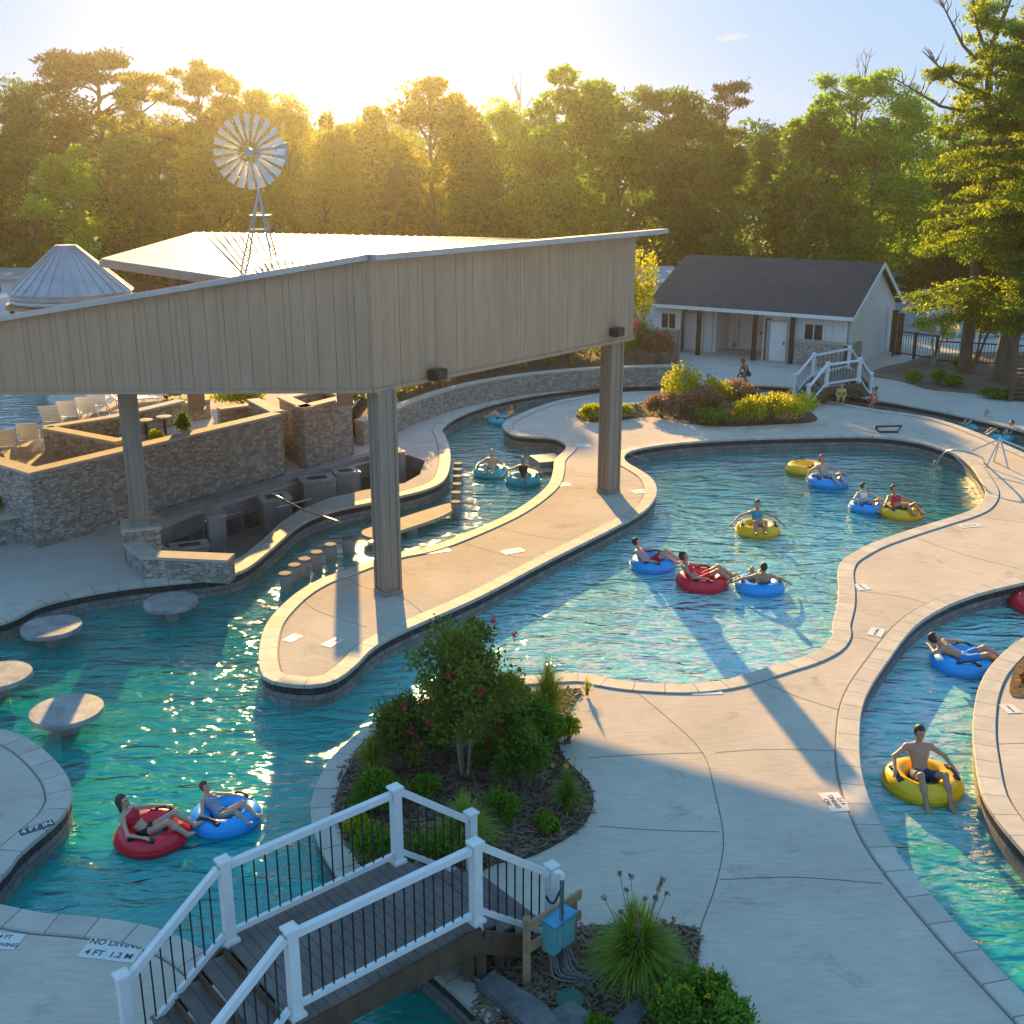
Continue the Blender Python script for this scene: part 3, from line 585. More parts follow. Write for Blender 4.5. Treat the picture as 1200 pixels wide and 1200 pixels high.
# unseen lower rear slope and beam, added and shaped to block the sun
mb = LMB(); L0 = Vector((A0.x, A0.y, tz0-.05)); L1 = rE-Vector((0, 0, .55)); B1 = Vector((-8.5, 36.6, 5.6)); B0 = Vector((-21, 38, 5.0))
mb.hexa([L0-dz, L1-dz, B1-dz, B0-dz, L0, L1, B1, B0]); mb.build('shade_roof', M['roofmetal'], pav)
mb = LMB()
rb = [(-21, 38.2, 3.9, 4.4), (-10.3, 36.3, 5.2, 5.4), (-10.0, 36.12, 5.4, 8.08), (-7.0, 36.12, 5.4, 8.03), (-6.95, 36.12, 4.35, 8.03), (-1.4, 36.12, 4.95, 7.93), (3.15, 36.1, 5.75, 7.9)]
for (xa, ya, za, ta), (xb, yb, zb_, tb) in zip(rb[:-1], rb[1:]):
    mb.hexa([(xa, ya-.15, za), (xb, yb-.15, zb_), (xb, yb+.15, zb_), (xa, ya+.15, za), (xa, ya-.15, ta), (xb, yb-.15, tb), (xb, yb+.15, tb), (xa, ya+.15, ta)])
mb.build('shade_beam', M['siding'], pav)
# posts
def post(x, y, z0, z1, wd, rz, name='post'):
    mb = LMB(); mb.obox((x, y), rz, wd, wd, z0, z1); o = mb.build(name, M['post'], pav)
    t = LMB(); d = Vector((math.cos(rz), math.sin(rz))); n = Vector((-d.y, d.x))
    for sx in (-1, 1):
        for sy in (-1, 1):
            c = Vector((x, y))+d*sx*wd/2+n*sy*wd/2; t.obox(c, rz, .07, .07, z0, z1)
    for k in (-1, 1):
        for ax, off in ((d, n), (n, d)):
            c = Vector((x, y))+off*k*wd/2
            t.obox(c, rz if ax is d else rz+math.pi/2, .025, .03, z0, z1)
    t.build('corner_trim', M['post'], o); b_ = LMB(); b_.obox((x, y), rz, wd+.10, wd+.10, z0+.001, z0+.12); b_.build('base_trim', M['post'], o); return o
post(-3.06, 25.7, 0, 5.1, .43, R(38)); post(3.14, 34.7, 0, 5.0, .45, R(38)); post(-10.02, 28.5, .92, 4.6, .42, R(20)); post(-10.8, 37.4, 2.1, 4.1, .45, R(10)); post(-5.9, 38.6, 2.1, 4.6, .5, R(10))
mb = LMB(); P_ = AY(204, 333, 30.6); mb.obox((P_.x, 30.6), 0, .22, .2, 5.9, 7.5); P_ = AY(212, 333, 30.6); mb.obox((P_.x+.12, 30.5), 0, .22, .2, 5.9, 7.5); mb.build('roof_strut', M['siding'], pav)
for (x, y, Y, sz) in ((489, 435, 27.2, .44), (708, 387, 33.6, .42)):
    p = AY(x, y, Y); mb = MB(); a = math.atan2(A2.y-A1.y, A2.x-A1.x)
    d = (A2-A1).normalized(); tt = (Vector((p.x, p.y))-A1).dot(d); q = A1+d*tt+n2*.20
    mb.obox((0, 0), a, sz, .26, -.14, .12); mb.obox((0, 0), a, sz*.8, .32, -.11, .09)
    o = mb.build('wall_speaker', M['black'], None, loc=(q.x, q.y, p.z))
    tag(o, 'small black loudspeaker near the '+('middle corner' if x < 600 else 'right end')+' of the pavilion wall', 'speaker', 'speakers under the pavilion wall')
    mb = MB(); mb.obox((n2.x*-.16, n2.y*-.16), a, .08, .10, -.03, .05); mb.build('bracket', M['black'], o)

# ------------------------------------------------------------ stone walls and upper terrace
TZ = 1.25
def wall(name, pts, thick, z0, z1, label, group='stone walls', cap=.08, side=1, capw=.05, cat='stone wall'):
    """stone wall along world points, front face on the line, thickness to the left"""
    P = [Vector(p[:2]) for p in pts]; o0 = P[0]
    n = len(P); mb = MB(); cb = MB(); off = []
    for i in range(n):
        d1 = (P[i]-P[i-1]).normalized() if i else (P[1]-P[0]).normalized()
        d2 = (P[i+1]-P[i]).normalized() if i < n-1 else d1
        n1_ = Vector((-d1.y, d1.x))*side; n2_ = Vector((-d2.y, d2.x))*side; b = (n1_+n2_).normalized(); b /= max(.5, b.dot(n1_)); off.append(b)
    for i in range(n-1):
        for m_, (oa, ob, za, zb) in ((mb, (0, thick, z0, z1)), (cb, (-capw, thick+capw, z1, z1+cap))):
            a0, a1, b0, b1 = P[i]+off[i]*oa, P[i+1]+off[i+1]*oa, P[i]+off[i]*ob, P[i+1]+off[i+1]*ob
            q = [a0, a1, b1, b0] if side > 0 else [b0, b1, a1, a0]
            m_.hexa([(v.x-o0.x, v.y-o0.y, za) for v in q]+[(v.x-o0.x, v.y-o0.y, zb) for v in q])
    e = empty(name, (o0.x, o0.y, 0), 0, label, cat, group)
    mb.build('stone_face', M['stone'], e); cb.build('cap', M['capstone'], e); return e
W = lambda x, y, z=2.1: G(x, y, z)
c1_ = W(35, 557); c2_ = W(329, 487); c3_ = W(355, 481); c4_ = W(412, 467)
wing = G(-90, 520, 2.1)
wall('retaining_wall', [wing, c1_, c2_], .38, -.02, 2.1, 'tall rough stone retaining wall behind the swim-up bar with sunlit cap')
mb_ = wall('stone_block', [c3_, c4_, c4_+Vector((-1.2, 1.9, 0)), c3_+Vector((-1.2, 1.9, 0)), c3_], .35, -.02, 2.12, 'square stone enclosure right of the doorway gap behind the bar', cat='stone enclosure')
wall('stone_return', [c2_+Vector((-.02, .4, 0)), c2_+Vector((-1.35, 2.6, 0))], .35, -.02, 2.1, 'short stone return wall at the doorway gap behind the bar')
# planter at far left foot of the wall
wall('low_stone_wall', [G(-60, 625, .75), G(0, 610, .75), G(38, 604, .75)], .30, -.02, .75, 'low stone planter wall with a small green plant at the left picture edge', cat='planter wall')
tw = [W(50, 504), W(135, 520), W(300, 487)]
wall('planter_wall', [G(50, 504, 2.0), G(135, 520, 2.0), G(165, 514, 2.0)], .30, TZ, 2.0, 'stone planter wall with a cream cap beside the white loungers')
wall('planter_wall', [G(55, 503, 2.02), G(132, 491, 2.02), G(216, 471, 2.02)], .32, TZ, 2.0, 'stone wall behind the sunken patio, nearest the row of loungers')
wall('planter_wall', [G(160, 487, 1.9), G(214, 475, 1.9), G(246, 470, 1.9)], .28, TZ, 1.9, 'inner stone wall of the patio behind the left roof post')
wall('planter_wall', [G(258, 480, 1.95), G(290, 476, 1.95), G(330, 484, 1.95)], .28, TZ, 1.9, 'stone planter wall with bright cap under the yellow-green hedge')
mb = MB(); ter = [c1_, c2_, c2_+Vector((-1.3, 2.8, 0)), c3_+Vector((-1.2, 2.2, 0)), c4_+Vector((-1, 2.2, 0)), Vector((-6, 47)), Vector((-20, 60)), Vector((-60, 60)), Vector((-60, 26)), wing]
ter = [c1_+Vector((-.2, .3, 0)), c2_+Vector((-.2, .2, 0)), c2_+Vector((-1.3, 2.8, 0)), c3_+Vector((-1.0, 1.7, 0)), c4_+Vector((-.4, .2, 0)), Vector((-6, 47, 0)), Vector((-20, 62, 0)), Vector((-70, 62, 0)), Vector((-70, 30, 0)), wing+Vector((0, .3, 0))]
# upper pool outline as hole
up = catmull(px([]) if False else [Vector(G(x, y, TZ)[:2]) for x, y in [(-160,520),(-60,512),(0,508),(30,503),(58,492),(66,478),(55,468),(62,460),(50,455),(-20,452),(-160,452)]], 4, True)
sheetO = None
def deck2(name, outer, hole, z, m):
    rings = [[Vector((p[0], p[1])) for p in outer], hole]; P = [p for r in rings for p in r]; mb = MB(); mb.v = [(p.x, p.y, z) for p in P]
    for a, b, c in tessellate_polygon([[Vector((p.x, p.y, 0)) for p in r] for r in rings]):
        ar = (P[b]-P[a]).cross(P[c]-P[a]); mb.f.append((a, b, c) if ar > 0 else (a, c, b))
    return struct(mb.build(name, m))
deck2('upper_terrace', ter, up, TZ, M['deck'])
mb = MB(); mb.poly(up, TZ-.12); struct(mb.build('upper_pool_water', M['upwater']))
mb = MB(); mb.poly(up, TZ-1.1); struct(mb.build('upper_pool_floor', M['floor']))
lp = resample(up+[up[0]], .6); sg2 = 1 if area(up) > 0 else -1
struct(sweep('upper_pool_coping', lp, [(.0, -1.1+TZ), (.0, TZ), (0, TZ+.02), (-.35, TZ+.02), (-.36, TZ)], M['coping'], side=sg2))
# curved retaining wall behind the river
cw = resample(catmull([Vector(G(x, y, .95)[:2]) for x, y in [(425,494),(455,484),(490,469),(530,456),(575,446),(630,438),(700,432),(755,430),(800,429)]], 5), .6)
wall('curved_wall', cw,   .36, -.02, .9, 'long curved grey stone wall behind the lazy river with flowers above', cat='stone wall')
mb = MB(); pl = [Vector((p.x, p.y)) for p in cw]; back = [Vector((9.2, 61)), Vector((7.0, 66)), Vector((-8, 62)), Vector((-7.2, 46))]
o_ = [(p+Vector((-.12, .3))) for p in pl]; mb.poly(o_+back, .0, .86); struct(mb.build('planting_bank', M['mulch']))
# ------------------------------------------------------------ swim-up bar
bar = empty('bar_counter', G(440, 560), 0, 'grey concrete back counter with sinks inside the sunken bar well', 'bar counter')
BO = bar.location
def bpart(mb, name, m, parent=None):
    mb.v = [(v[0]-BO.x, v[1]-BO.y, v[2]) for v in mb.v]; return mb.build(name, m, parent or bar)
ln = [G(200, 607), G(262, 588), G(330, 570), G(418, 543), G(470, 531)]
for i, (a, b) in enumerate(zip(ln[:-1], ln[1:])):
    mb = MB(); d = (b-a).normalized(); nrm_ = Vector((-d.y, d.x, 0)); 
    q = [a+nrm_*.0, b+nrm_*.0, b+nrm_*.45, a+nrm_*.45]; mb.hexa([(v.x, v.y, -1.0) for v in q]+[(v.x, v.y, .16) for v in q]); bpart(mb, 'ledge', M['barstone'])
for (x, y, L, Wd, z1, nm) in ((252,618,.5,1.0,.25,'pier'), (322,592,.9,.9,.05,'cabinet'), (372,572,1.1,.8,.12,'sink_cabinet'), (405,562,.8,.7,.08,'cabinet'), (222,640,1.0,.6,-.2,'cabinet'), (456,548,.9,1.0,.42,'cooler')):
    p = G(x, y, -.2); mb = MB(); mb.obox((p.x, p.y), R(24), L, Wd, -1.0, z1); o = bpart(mb, nm, M['barstone'])
    mb = MB(); mb.obox((p.x, p.y), R(24), L+.08, Wd+.08, z1+.002, z1+.05); bpart(mb, 'worktop', M['capstone'] if nm == 'cooler' else M['tabletop'], o)
    if nm in ('sink_cabinet', 'cabinet'): mb = MB(); mb.obox((p.x, p.y), R(24), L*.6, Wd*.5, z1+.04, z1+.056); bpart(mb, 'basin', M['black'], o)
p = G(330, 572, .3); q = G(368, 598, .3); r_ = G(398, 613, .0)
mb = MB(); mb.tube([G(318, 578, .55), G(352, 596, .3), G(398, 612, .12)], .035, 8); bpart(mb, 'service_rail', M['steel'])
for (x, y) in ((262, 612), (345, 596)):
    p = G(x, y, 0); mb = MB(); mb.tube([p+Vector((-.5, -.2, -.6)), p+Vector((-.5, -.2, .1)), p+Vector((.5, .2, .25)), p+Vector((.5, .2, -.6))], .03, 8); bpart(mb, 'pipe_rail', M['steel'])
wl_ = wall('low_stone_wall', [G(147, 640, .55), G(166, 655, .55), G(268, 668, .35)], .42, -.02, .55, 'low pale stone wall with the left roof post standing on its end', cat='stone wall')
ped = MB(); ped.obox((0, 0), R(20), .95, .95, -.02, .84); pe = empty('post_pedestal', (-10.02, 28.5, 0), 0, 'square stone pedestal carrying the left roof post', 'pedestal')
ped.build('stone_face', M['stone'], pe); ped = MB(); ped.obox((0, 0), R(20), 1.02, 1.02, .842, .92); ped.build('cap', M['capstone'], pe)
# stools in the water, in a row along the bar
stl = [(334,672),(345,662),(357,655),(371,647),(387,638),(407,630),(534,588),(535,577),(535.5,567),(536,558),(536.5,550),(537,543)]
st0 = None
ords = ['first', 'second', 'third', 'fourth', 'fifth', 'sixth']
for i, (x, y) in enumerate(stl):
    p = G(x, y, WZ+.46)
    if st0 is None:
        st0 = empty('bar_stool', (0, 0, 0)); mb = MB(); mb.lathe([(.15, FZ), (.15, WZ+.42)], seg=20); mb.build('pedestal', M['barstone'], st0)
        mb = MB(); mb.lathe([(.15, WZ+.422), (.175, WZ+.43), (.175, WZ+.46), (.16, WZ+.475), (0.01, WZ+.477)], seg=20); mb.build('seat', M['roughblock'], st0); s_ = st0
    else: s_ = copy_tree(st0)
    s_.location = (p.x, p.y, 0)
    tag(s_, (ords[i]+' round concrete stool from the left, in the curved row left of the middle post') if i < 6 else (ords[i-6]+' round concrete stool from the near end, in the straight row of the narrow channel'), 'stool', 'concrete stools standing in the pool along the bar')
# bar seat slab and step blocks
e = empty('seat_slab', G(480, 612, -.2), 0, 'long pale stone seat slab in the water right of the middle roof post', 'stone seat'); O = e.location
mb = MB(); sp = catmull([Vector(G(x, y, -.22)[:2])-Vector(O[:2]) for x, y in [(424,622),(460,610),(500,597),(530,589),(531,597),(512,607),(480,618),(440,630)]], 4, True)
mb.poly(sp, -.12, -.02); mb.build('slab', M['coping'], e); mb = MB(); mb.lathe([(.25, FZ+.2), (.25, -.12)], (0, 0, 0), 16); mb.build('support', M['barstone'], e)
M['coping2'] = M['capstone']; e.children[0].data.materials[0] = M['capstone']
e = empty('step_block', G(641, 540, -.3), 0, 'dark concrete entry step block in the notch of the island channel', 'pool steps')
mb = MB(); mb.obox((0, 0), R(20), 1.0, 1.1, FZ+.3, .12); mb.build('upper_step', M['barstone'], e); mb = MB(); mb.obox((-.35, -.9), R(20), 1.0, .8, FZ+.3, -.1); mb.build('lower_step', M['barstone'], e)
# tables in the left pool
for i, (x, y, rx, lab) in enumerate(((60,733,34,'round grey granite table under the bar coping, farthest left of the far pair'), (-3,790,38,'round granite table cut by the left picture edge'), (78,831,41.5,'large round granite table nearest the left deck'), (200,704,31,'round granite table with a half-sunlit top beside the bar wall'))):
    p = G(x, y, -.02); f = p.y*cs+10*sn; r = rx/FPX*f
    t = empty('pool_table', (p.x, p.y, 0), i*1.3, lab, 'table', 'round stone tables standing in the pool')
    mb = MB(); mb.lathe([(r*.985, -.13), (r, -.12), (r, -.035), (r*.985, -.02), (.01, -.018)], seg=48); mb.build('tabletop', M['tabletop'], t)
    mb = MB(); mb.lathe([(r*.28, FZ), (r*.24, -.128)], seg=24); mb.build('pedestal', M['barstone'], t)

# ------------------------------------------------------------ restroom building
RB = Vector((13.2, 62.5, 0)); rh = empty('restroom_building', RB, 0, 'white-sided changing building with a dark shingle roof beyond the main pool', 'building')
def rp(mb, name, m, parent=None):
    mb.v = [(v[0]-RB.x, v[1]-RB.y, v[2]) for v in mb.v]; return mb.build(name, m, parent or rh)
xl, xr, yf, yb, ze, zr = 7.3, 19.3, 61.2, 69.5, 2.75, 5.2; ym = 65.4
mb = MB()
mb.hexa([(xl, yf-.6, ze-.12), (xr+.5, yf-.6, ze-.12), (xr+.5, ym, zr-.12), (xl+.2, ym, zr-.12), (xl, yf-.6, ze), (xr+.5, yf-.6, ze), (xr+.5, ym, zr), (xl+.2, ym, zr)])
mb.hexa([(xl, yb+.5, ze-.12), (xl+.2, ym+.001, zr-.12), (xr+.5, ym+.001, zr-.12), (xr+.5, yb+.5, ze-.12), (xl, yb+.5, ze), (xl+.2, ym+.001, zr), (xr+.5, ym+.001, zr), (xr+.5, yb+.5, ze)])
rf = rp(mb, 'roof', M['shingle'])
mb = MB(); mb.box(xl, xr+.5, yf-.66, yf-.603, ze-.2, ze-.01); mb.beam((xr+.53, yf-.6, ze-.09), (xr+.53, ym, zr-.09), .05, .22); mb.beam((xr+.53, ym, zr-.09), (xr+.53, yb+.5, ze-.09), .05, .22); rp(mb, 'white_edge_board', M['white'], rf)
mb = MB(); mb.box(xl+.3, xl+2.0, yf+.02, yf+.2, 0, ze-.1); mb.box(14.6, 16.1, yf+.02, yf+.2, 0, ze-.1); mb.box(16.1, xr, yf+.02, yf+.2, 0, ze-.1)
mb.box(xl+2.0, 10.9, yf+1.0, yf+1.2, 0, ze); mb.box(10.9, 11.1, yf+1.2, yf+3.2, 0, ze); mb.box(11.1, 14.6, yf+3.0, yf+3.2, 0, ze+.4); mb.box(14.4, 14.6, yf+.2, yf+3.0, 0, ze)
mb.box(xl+.3, xl+.5, yf+.2, yb, 0, ze-.05); mb.hexa([(xl+.5, yb-.2, 0), (xr, yb-.2, 0), (xr, yb, 0), (xl+.5, yb, 0), (xl+.5, yb-.2, ze-.05), (xr, yb-.2, ze-.05), (xr, yb, ze-.05), (xl+.5, yb, ze-.05)])
rp(mb, 'wall', M['wsiding'])
mb = MB(); i0 = 0; mb.v = [(xr, yf+.2, 0), (xr, yb-.2, 0), (xr, yb-.2, ze-.05), (xr, ym, zr-.16), (xr, yf+.2, ze-.05), (xr+.2, yf+.02, 0), (xr+.2, yb, 0), (xr+.2, yb, ze-.05), (xr+.2, ym, zr-.16), (xr+.2, yf+.02, ze-.05)]
mb.f = [(0, 4, 3, 2, 1), (5, 6, 7, 8, 9), (0, 5, 9, 4), (4, 9, 8, 3), (3, 8, 7, 2)]; rp(mb, 'gable_wall', M['wsiding'])
mb = MB()
for k in range(28): y = yf+.3+k*.3; mb.box(xr+.2, xr+.215, y, y+.03, 0, ze-.1)
rp(mb, 'siding_battens', M['white'])
for (x, w_) in ((9.75, 1.15), (12.6, 1.5), (15.35, 1.1)):
    yy = yf+1.0 if x < 11 else (yf+3.0 if x < 14 else yf+.02)
    mb = MB(); mb.box(x-w_/2, x+w_/2, yy-.05, yy-.003, .03, 2.15); dr = rp(mb, 'door', M['white']); mb = MB(); mb.box(x+w_/2-.16, x+w_/2-.1, yy-.11, yy-.052, .95, 1.1); rp(mb, 'handle', M['black'], dr)
    mb = MB(); t_ = .07; mb.box(x-w_/2-t_, x-w_/2-.003, yy-.07, yy-.003, 0, 2.22); mb.box(x+w_/2+.003, x+w_/2+t_, yy-.07, yy-.003, 0, 2.22); mb.box(x-w_/2-.003, x+w_/2+.003, yy-.07, yy-.003, 2.153, 2.22); rp(mb, 'frame', M['capstone'], dr)
for (x, w_) in ((8.55, .9), (17.45, 1.0)):
    mb = MB(); mb.box(x-w_/2, x+w_/2, yf-.03, yf+.015, 1.35, 2.15); wn = rp(mb, 'window', M['glass']); mb = MB(); mb.box(x-w_/2-.08, x+w_/2+.08, yf-.07, yf+.015, 1.25, 1.345); mb.box(x-.03, x+.03, yf-.05, yf-.032, 1.35, 2.15)
    mb.box(x-w_/2-.08, x-w_/2-.003, yf-.06, yf+.015, 1.35, 2.2); mb.box(x+w_/2+.003, x+w_/2+.08, yf-.06, yf+.015, 1.35, 2.2); rp(mb, 'frame', M['white'], wn)
mb = MB(); mb.box(14.62, 14.95, yf-.03, yf+.015, .02, 2.3); rp(mb, 'passage_opening', M['black'])
mb = MB(); mb.box(xl-.4, xl+2.0, yf-.35, yf-.075, -.01, 1.25); rp(mb, 'stone_base', M['stone']); mb = MB(); mb.box(16.6, xr+.05, yf-.5, yf-.075, -.01, 1.25); mb.box(xr+.203, xr+.4, yf-.3, yf+1.6, -.01, 1.25); rp(mb, 'stone_base', M['stone'])
mb = MB(); mb.box(xl-.45, xl+2.05, yf-.4, yf-.072, 1.25, 1.32); rp(mb, 'stone_cap', M['capstone']); mb = MB(); mb.box(16.55, xr+.42, yf-.55, yf-.072, 1.25, 1.32); rp(mb, 'stone_cap', M['capstone'])
for x in (10.7, 14.15, 16.35):
    mb = MB(); mb.box(x-.11, x+.11, yf-.5, yf-.28, 0, ze-.13); rp(mb, 'post', M['black'])
pp = MB(); pp.lathe([(.22, 0), (.3, .1), (.26, .55), (.22, .6), (.05, .61)], seg=14); o = pp.build('waste_bin', mat('straw_bin', (.28, .24, .08), .8, (.38, .33, .12), 8), None, loc=tuple(G(862, 408, 0))); tag(o, 'small straw-coloured bin in the shaded recess of the changing building', 'bin')

eL = G(757, 355, ze); eR = G(1001, 372, ze); dv = eR-eL; ang = math.atan2(dv.y, dv.x); sx_ = dv.length/(xr+.5-xl)
rh.rotation_euler = (0, 0, ang); rh.scale = (sx_, 1, 1)
ofs = Matrix.Rotation(ang, 3, 'Z') @ Vector(((xl-RB.x)*sx_, yf-.6-RB.y, 0)); rh.location = (eL.x-ofs.x, eL.y-ofs.y, 0)
# ------------------------------------------------------------ windmill on the roof
wx = AY(305, 320, 29.4); WO = Vector((wx.x, 29.4, 7.63)); wm = empty('windmill', WO, 0, 'decorative multi-blade windmill on a slim lattice tower above the roof', 'windmill')
def wp_(mb, name, m, parent=None, smooth=False):
    mb.v = [(v[0]-WO.x, v[1]-WO.y, v[2]-WO.z) for v in mb.v]; return mb.build(name, m, parent or wm, smooth)
apex = AY(303, 225, 29.4); hub = AY(292, 178, 29.1)
feet = [Vector((WO.x-.42, WO.y-.35, WO.z)), Vector((WO.x+.42, WO.y-.35, WO.z)), Vector((WO.x+.42, WO.y+.45, WO.z)), Vector((WO.x-.42, WO.y+.45, WO.z))]
for f in feet:
    mb = MB(); mb.beam(f-Vector((0, 0, .08)), apex, .035, .035); wp_(mb, 'tower_leg', M['galv'])
mb = MB()
for t in (.22, .5, .72):
    q = [f.lerp(apex, t) for f in feet]
    for k in range(4): mb.beam(q[k], q[(k+1) % 4], .018, .018)
for k in range(4): mb.beam(feet[k].lerp(apex, .0), feet[(k+1) % 4].lerp(apex, .22), .012, .012); mb.beam(feet[k].lerp(apex, .22), feet[(k+1) % 4].lerp(apex, .5), .012, .012)
wp_(mb, 'tower_brace', M['galv'])
mb = MB(); pz = feet[0].lerp(apex, .68).z; mb.box(apex.x-.24, apex.x+.24, apex.y-.2, apex.y+.28, pz, pz+.03); wp_(mb, 'platform', M['galv'])
mb = MB(); mb.tube([apex-Vector((0, 0, .1)), Vector((apex.x, apex.y, hub.z-.1))], .03); mb.beam(Vector((apex.x, apex.y+.35, hub.z)), hub+Vector((0, .02, 0)), .1, .12); wp_(mb, 'mast', M['galv'])
wh = MB(); wh.tube([hub+Vector((0, -.1, 0)), hub+Vector((0, .12, 0))], .09, 14); wheel = wp_(wh, 'wheel_hub', M['galv'])
mb = MB()
for rr in (.30, .68):
    pts = [hub+Vector((math.cos(a)*rr, 0, math.sin(a)*rr)) for a in [k*math.pi/16 for k in range(33)]]; mb.tube(pts, .012, 5, False)
for k in range(8): a = k*math.pi/4+.1; mb.tube([hub, hub+Vector((math.cos(a)*.7, 0, math.sin(a)*.7))], .01, 5)
wp_(mb, 'wheel_ring', M['galv'], wheel)
for k in range(20):
    a = 2*math.pi*k/20; r0 = .27; r1 = .90; er = Vector((math.cos(a), 0, math.sin(a))); et = Vector((-math.sin(a), 0, math.cos(a))); yy = Vector((0, 1, 0)); mb = MB()
    def bq(r, s): return hub+er*r+et*s*(.028+.06*(r-r0)/(r1-r0))*1.0+yy*s*.055
    q = [bq(r0, -1), bq(r1, -1), bq(r1, 1), bq(r0, 1)]; mb.hexa([v-yy*.003 for v in q]+[v+yy*.003 for v in q]); wp_(mb, 'blade', M['blade'], wheel)
mb = MB(); t0 = Vector((apex.x, apex.y+.3, hub.z)); mb.beam(t0, t0+Vector((.25, 1.0, 0)), .03, .03)
q = [t0+Vector((.2, .8, -.15)), t0+Vector((.42, 1.6, -.28)), t0+Vector((.42, 1.6, .28)), t0+Vector((.2, .8, .15))]; mb.hexa([v-Vector((.006, 0, 0)) for v in q]+[v+Vector((.006, 0, 0)) for v in q]); wp_(mb, 'tail_vane', M['galv'])
# ------------------------------------------------------------ cone-roofed kiosk
kc = AY(84, 350, 52.0); ks = empty('kiosk', (kc.x, kc.y, TZ), 0, 'round kiosk with a galvanised cone silo roof on timber posts', 'kiosk')
k0 = AY(84, 346, 52).z-TZ; kr = 69/FPX*(52*cs+5.6*sn); kt = AY(84, 288, 52).z-TZ
mb = MB(); seg = 24
prof = [(kr*1.0, k0+.25), (kr*.16, kt)]
mb.lathe([(kr*1.02, k0+.22), (kr*.17, kt-.03), (kr*.17, kt+.04), (.01, kt+.06)], seg=48, cap=False); cone = mb.build('cone_roof', M['galv'], ks)
mb = MB()
for k in range(28):
    a = 2*math.pi*k/28; e_ = Vector((math.cos(a), math.sin(a), 0)); mb.beam(e_*kr*1.02+Vector((0, 0, k0+.24)), e_*kr*.17+Vector((0, 0, kt)), .05, .05)
mb.build('roof_ribs', M['galv'], cone)
mb = MB(); mb.lathe([(kr*.97, k0-.28), (kr*.98, k0-.2), (kr*.965, k0-.1), (kr*.985, k0), (kr*.965, k0+.1), (kr*.98, k0+.2)], seg=48, cap=False); mb.build('drum_skirt', M['galv'], ks)
mb = MB(); mb.lathe([(kr*1.12, k0-.46), (kr*1.12, k0-.34), (kr*.9, k0-.30)], seg=8); mb.build('timber_ring', M['newwood'], ks)
for k in range(8):
    a = 2*math.pi*(k+.5)/8; mb = MB(); mb.obox((math.cos(a)*kr*.95, math.sin(a)*kr*.95), a, .2, .2, 0, k0-.46); mb.build('post', M['woodfascia'], ks)
mb = MB(); mb.lathe([(kr*.8, 0), (kr*.8, 1.05)], seg=16); mb.lathe([(kr*.86, 1.055), (kr*.86, 1.12)], seg=16); mb.build('counter', M['capstone'], ks)

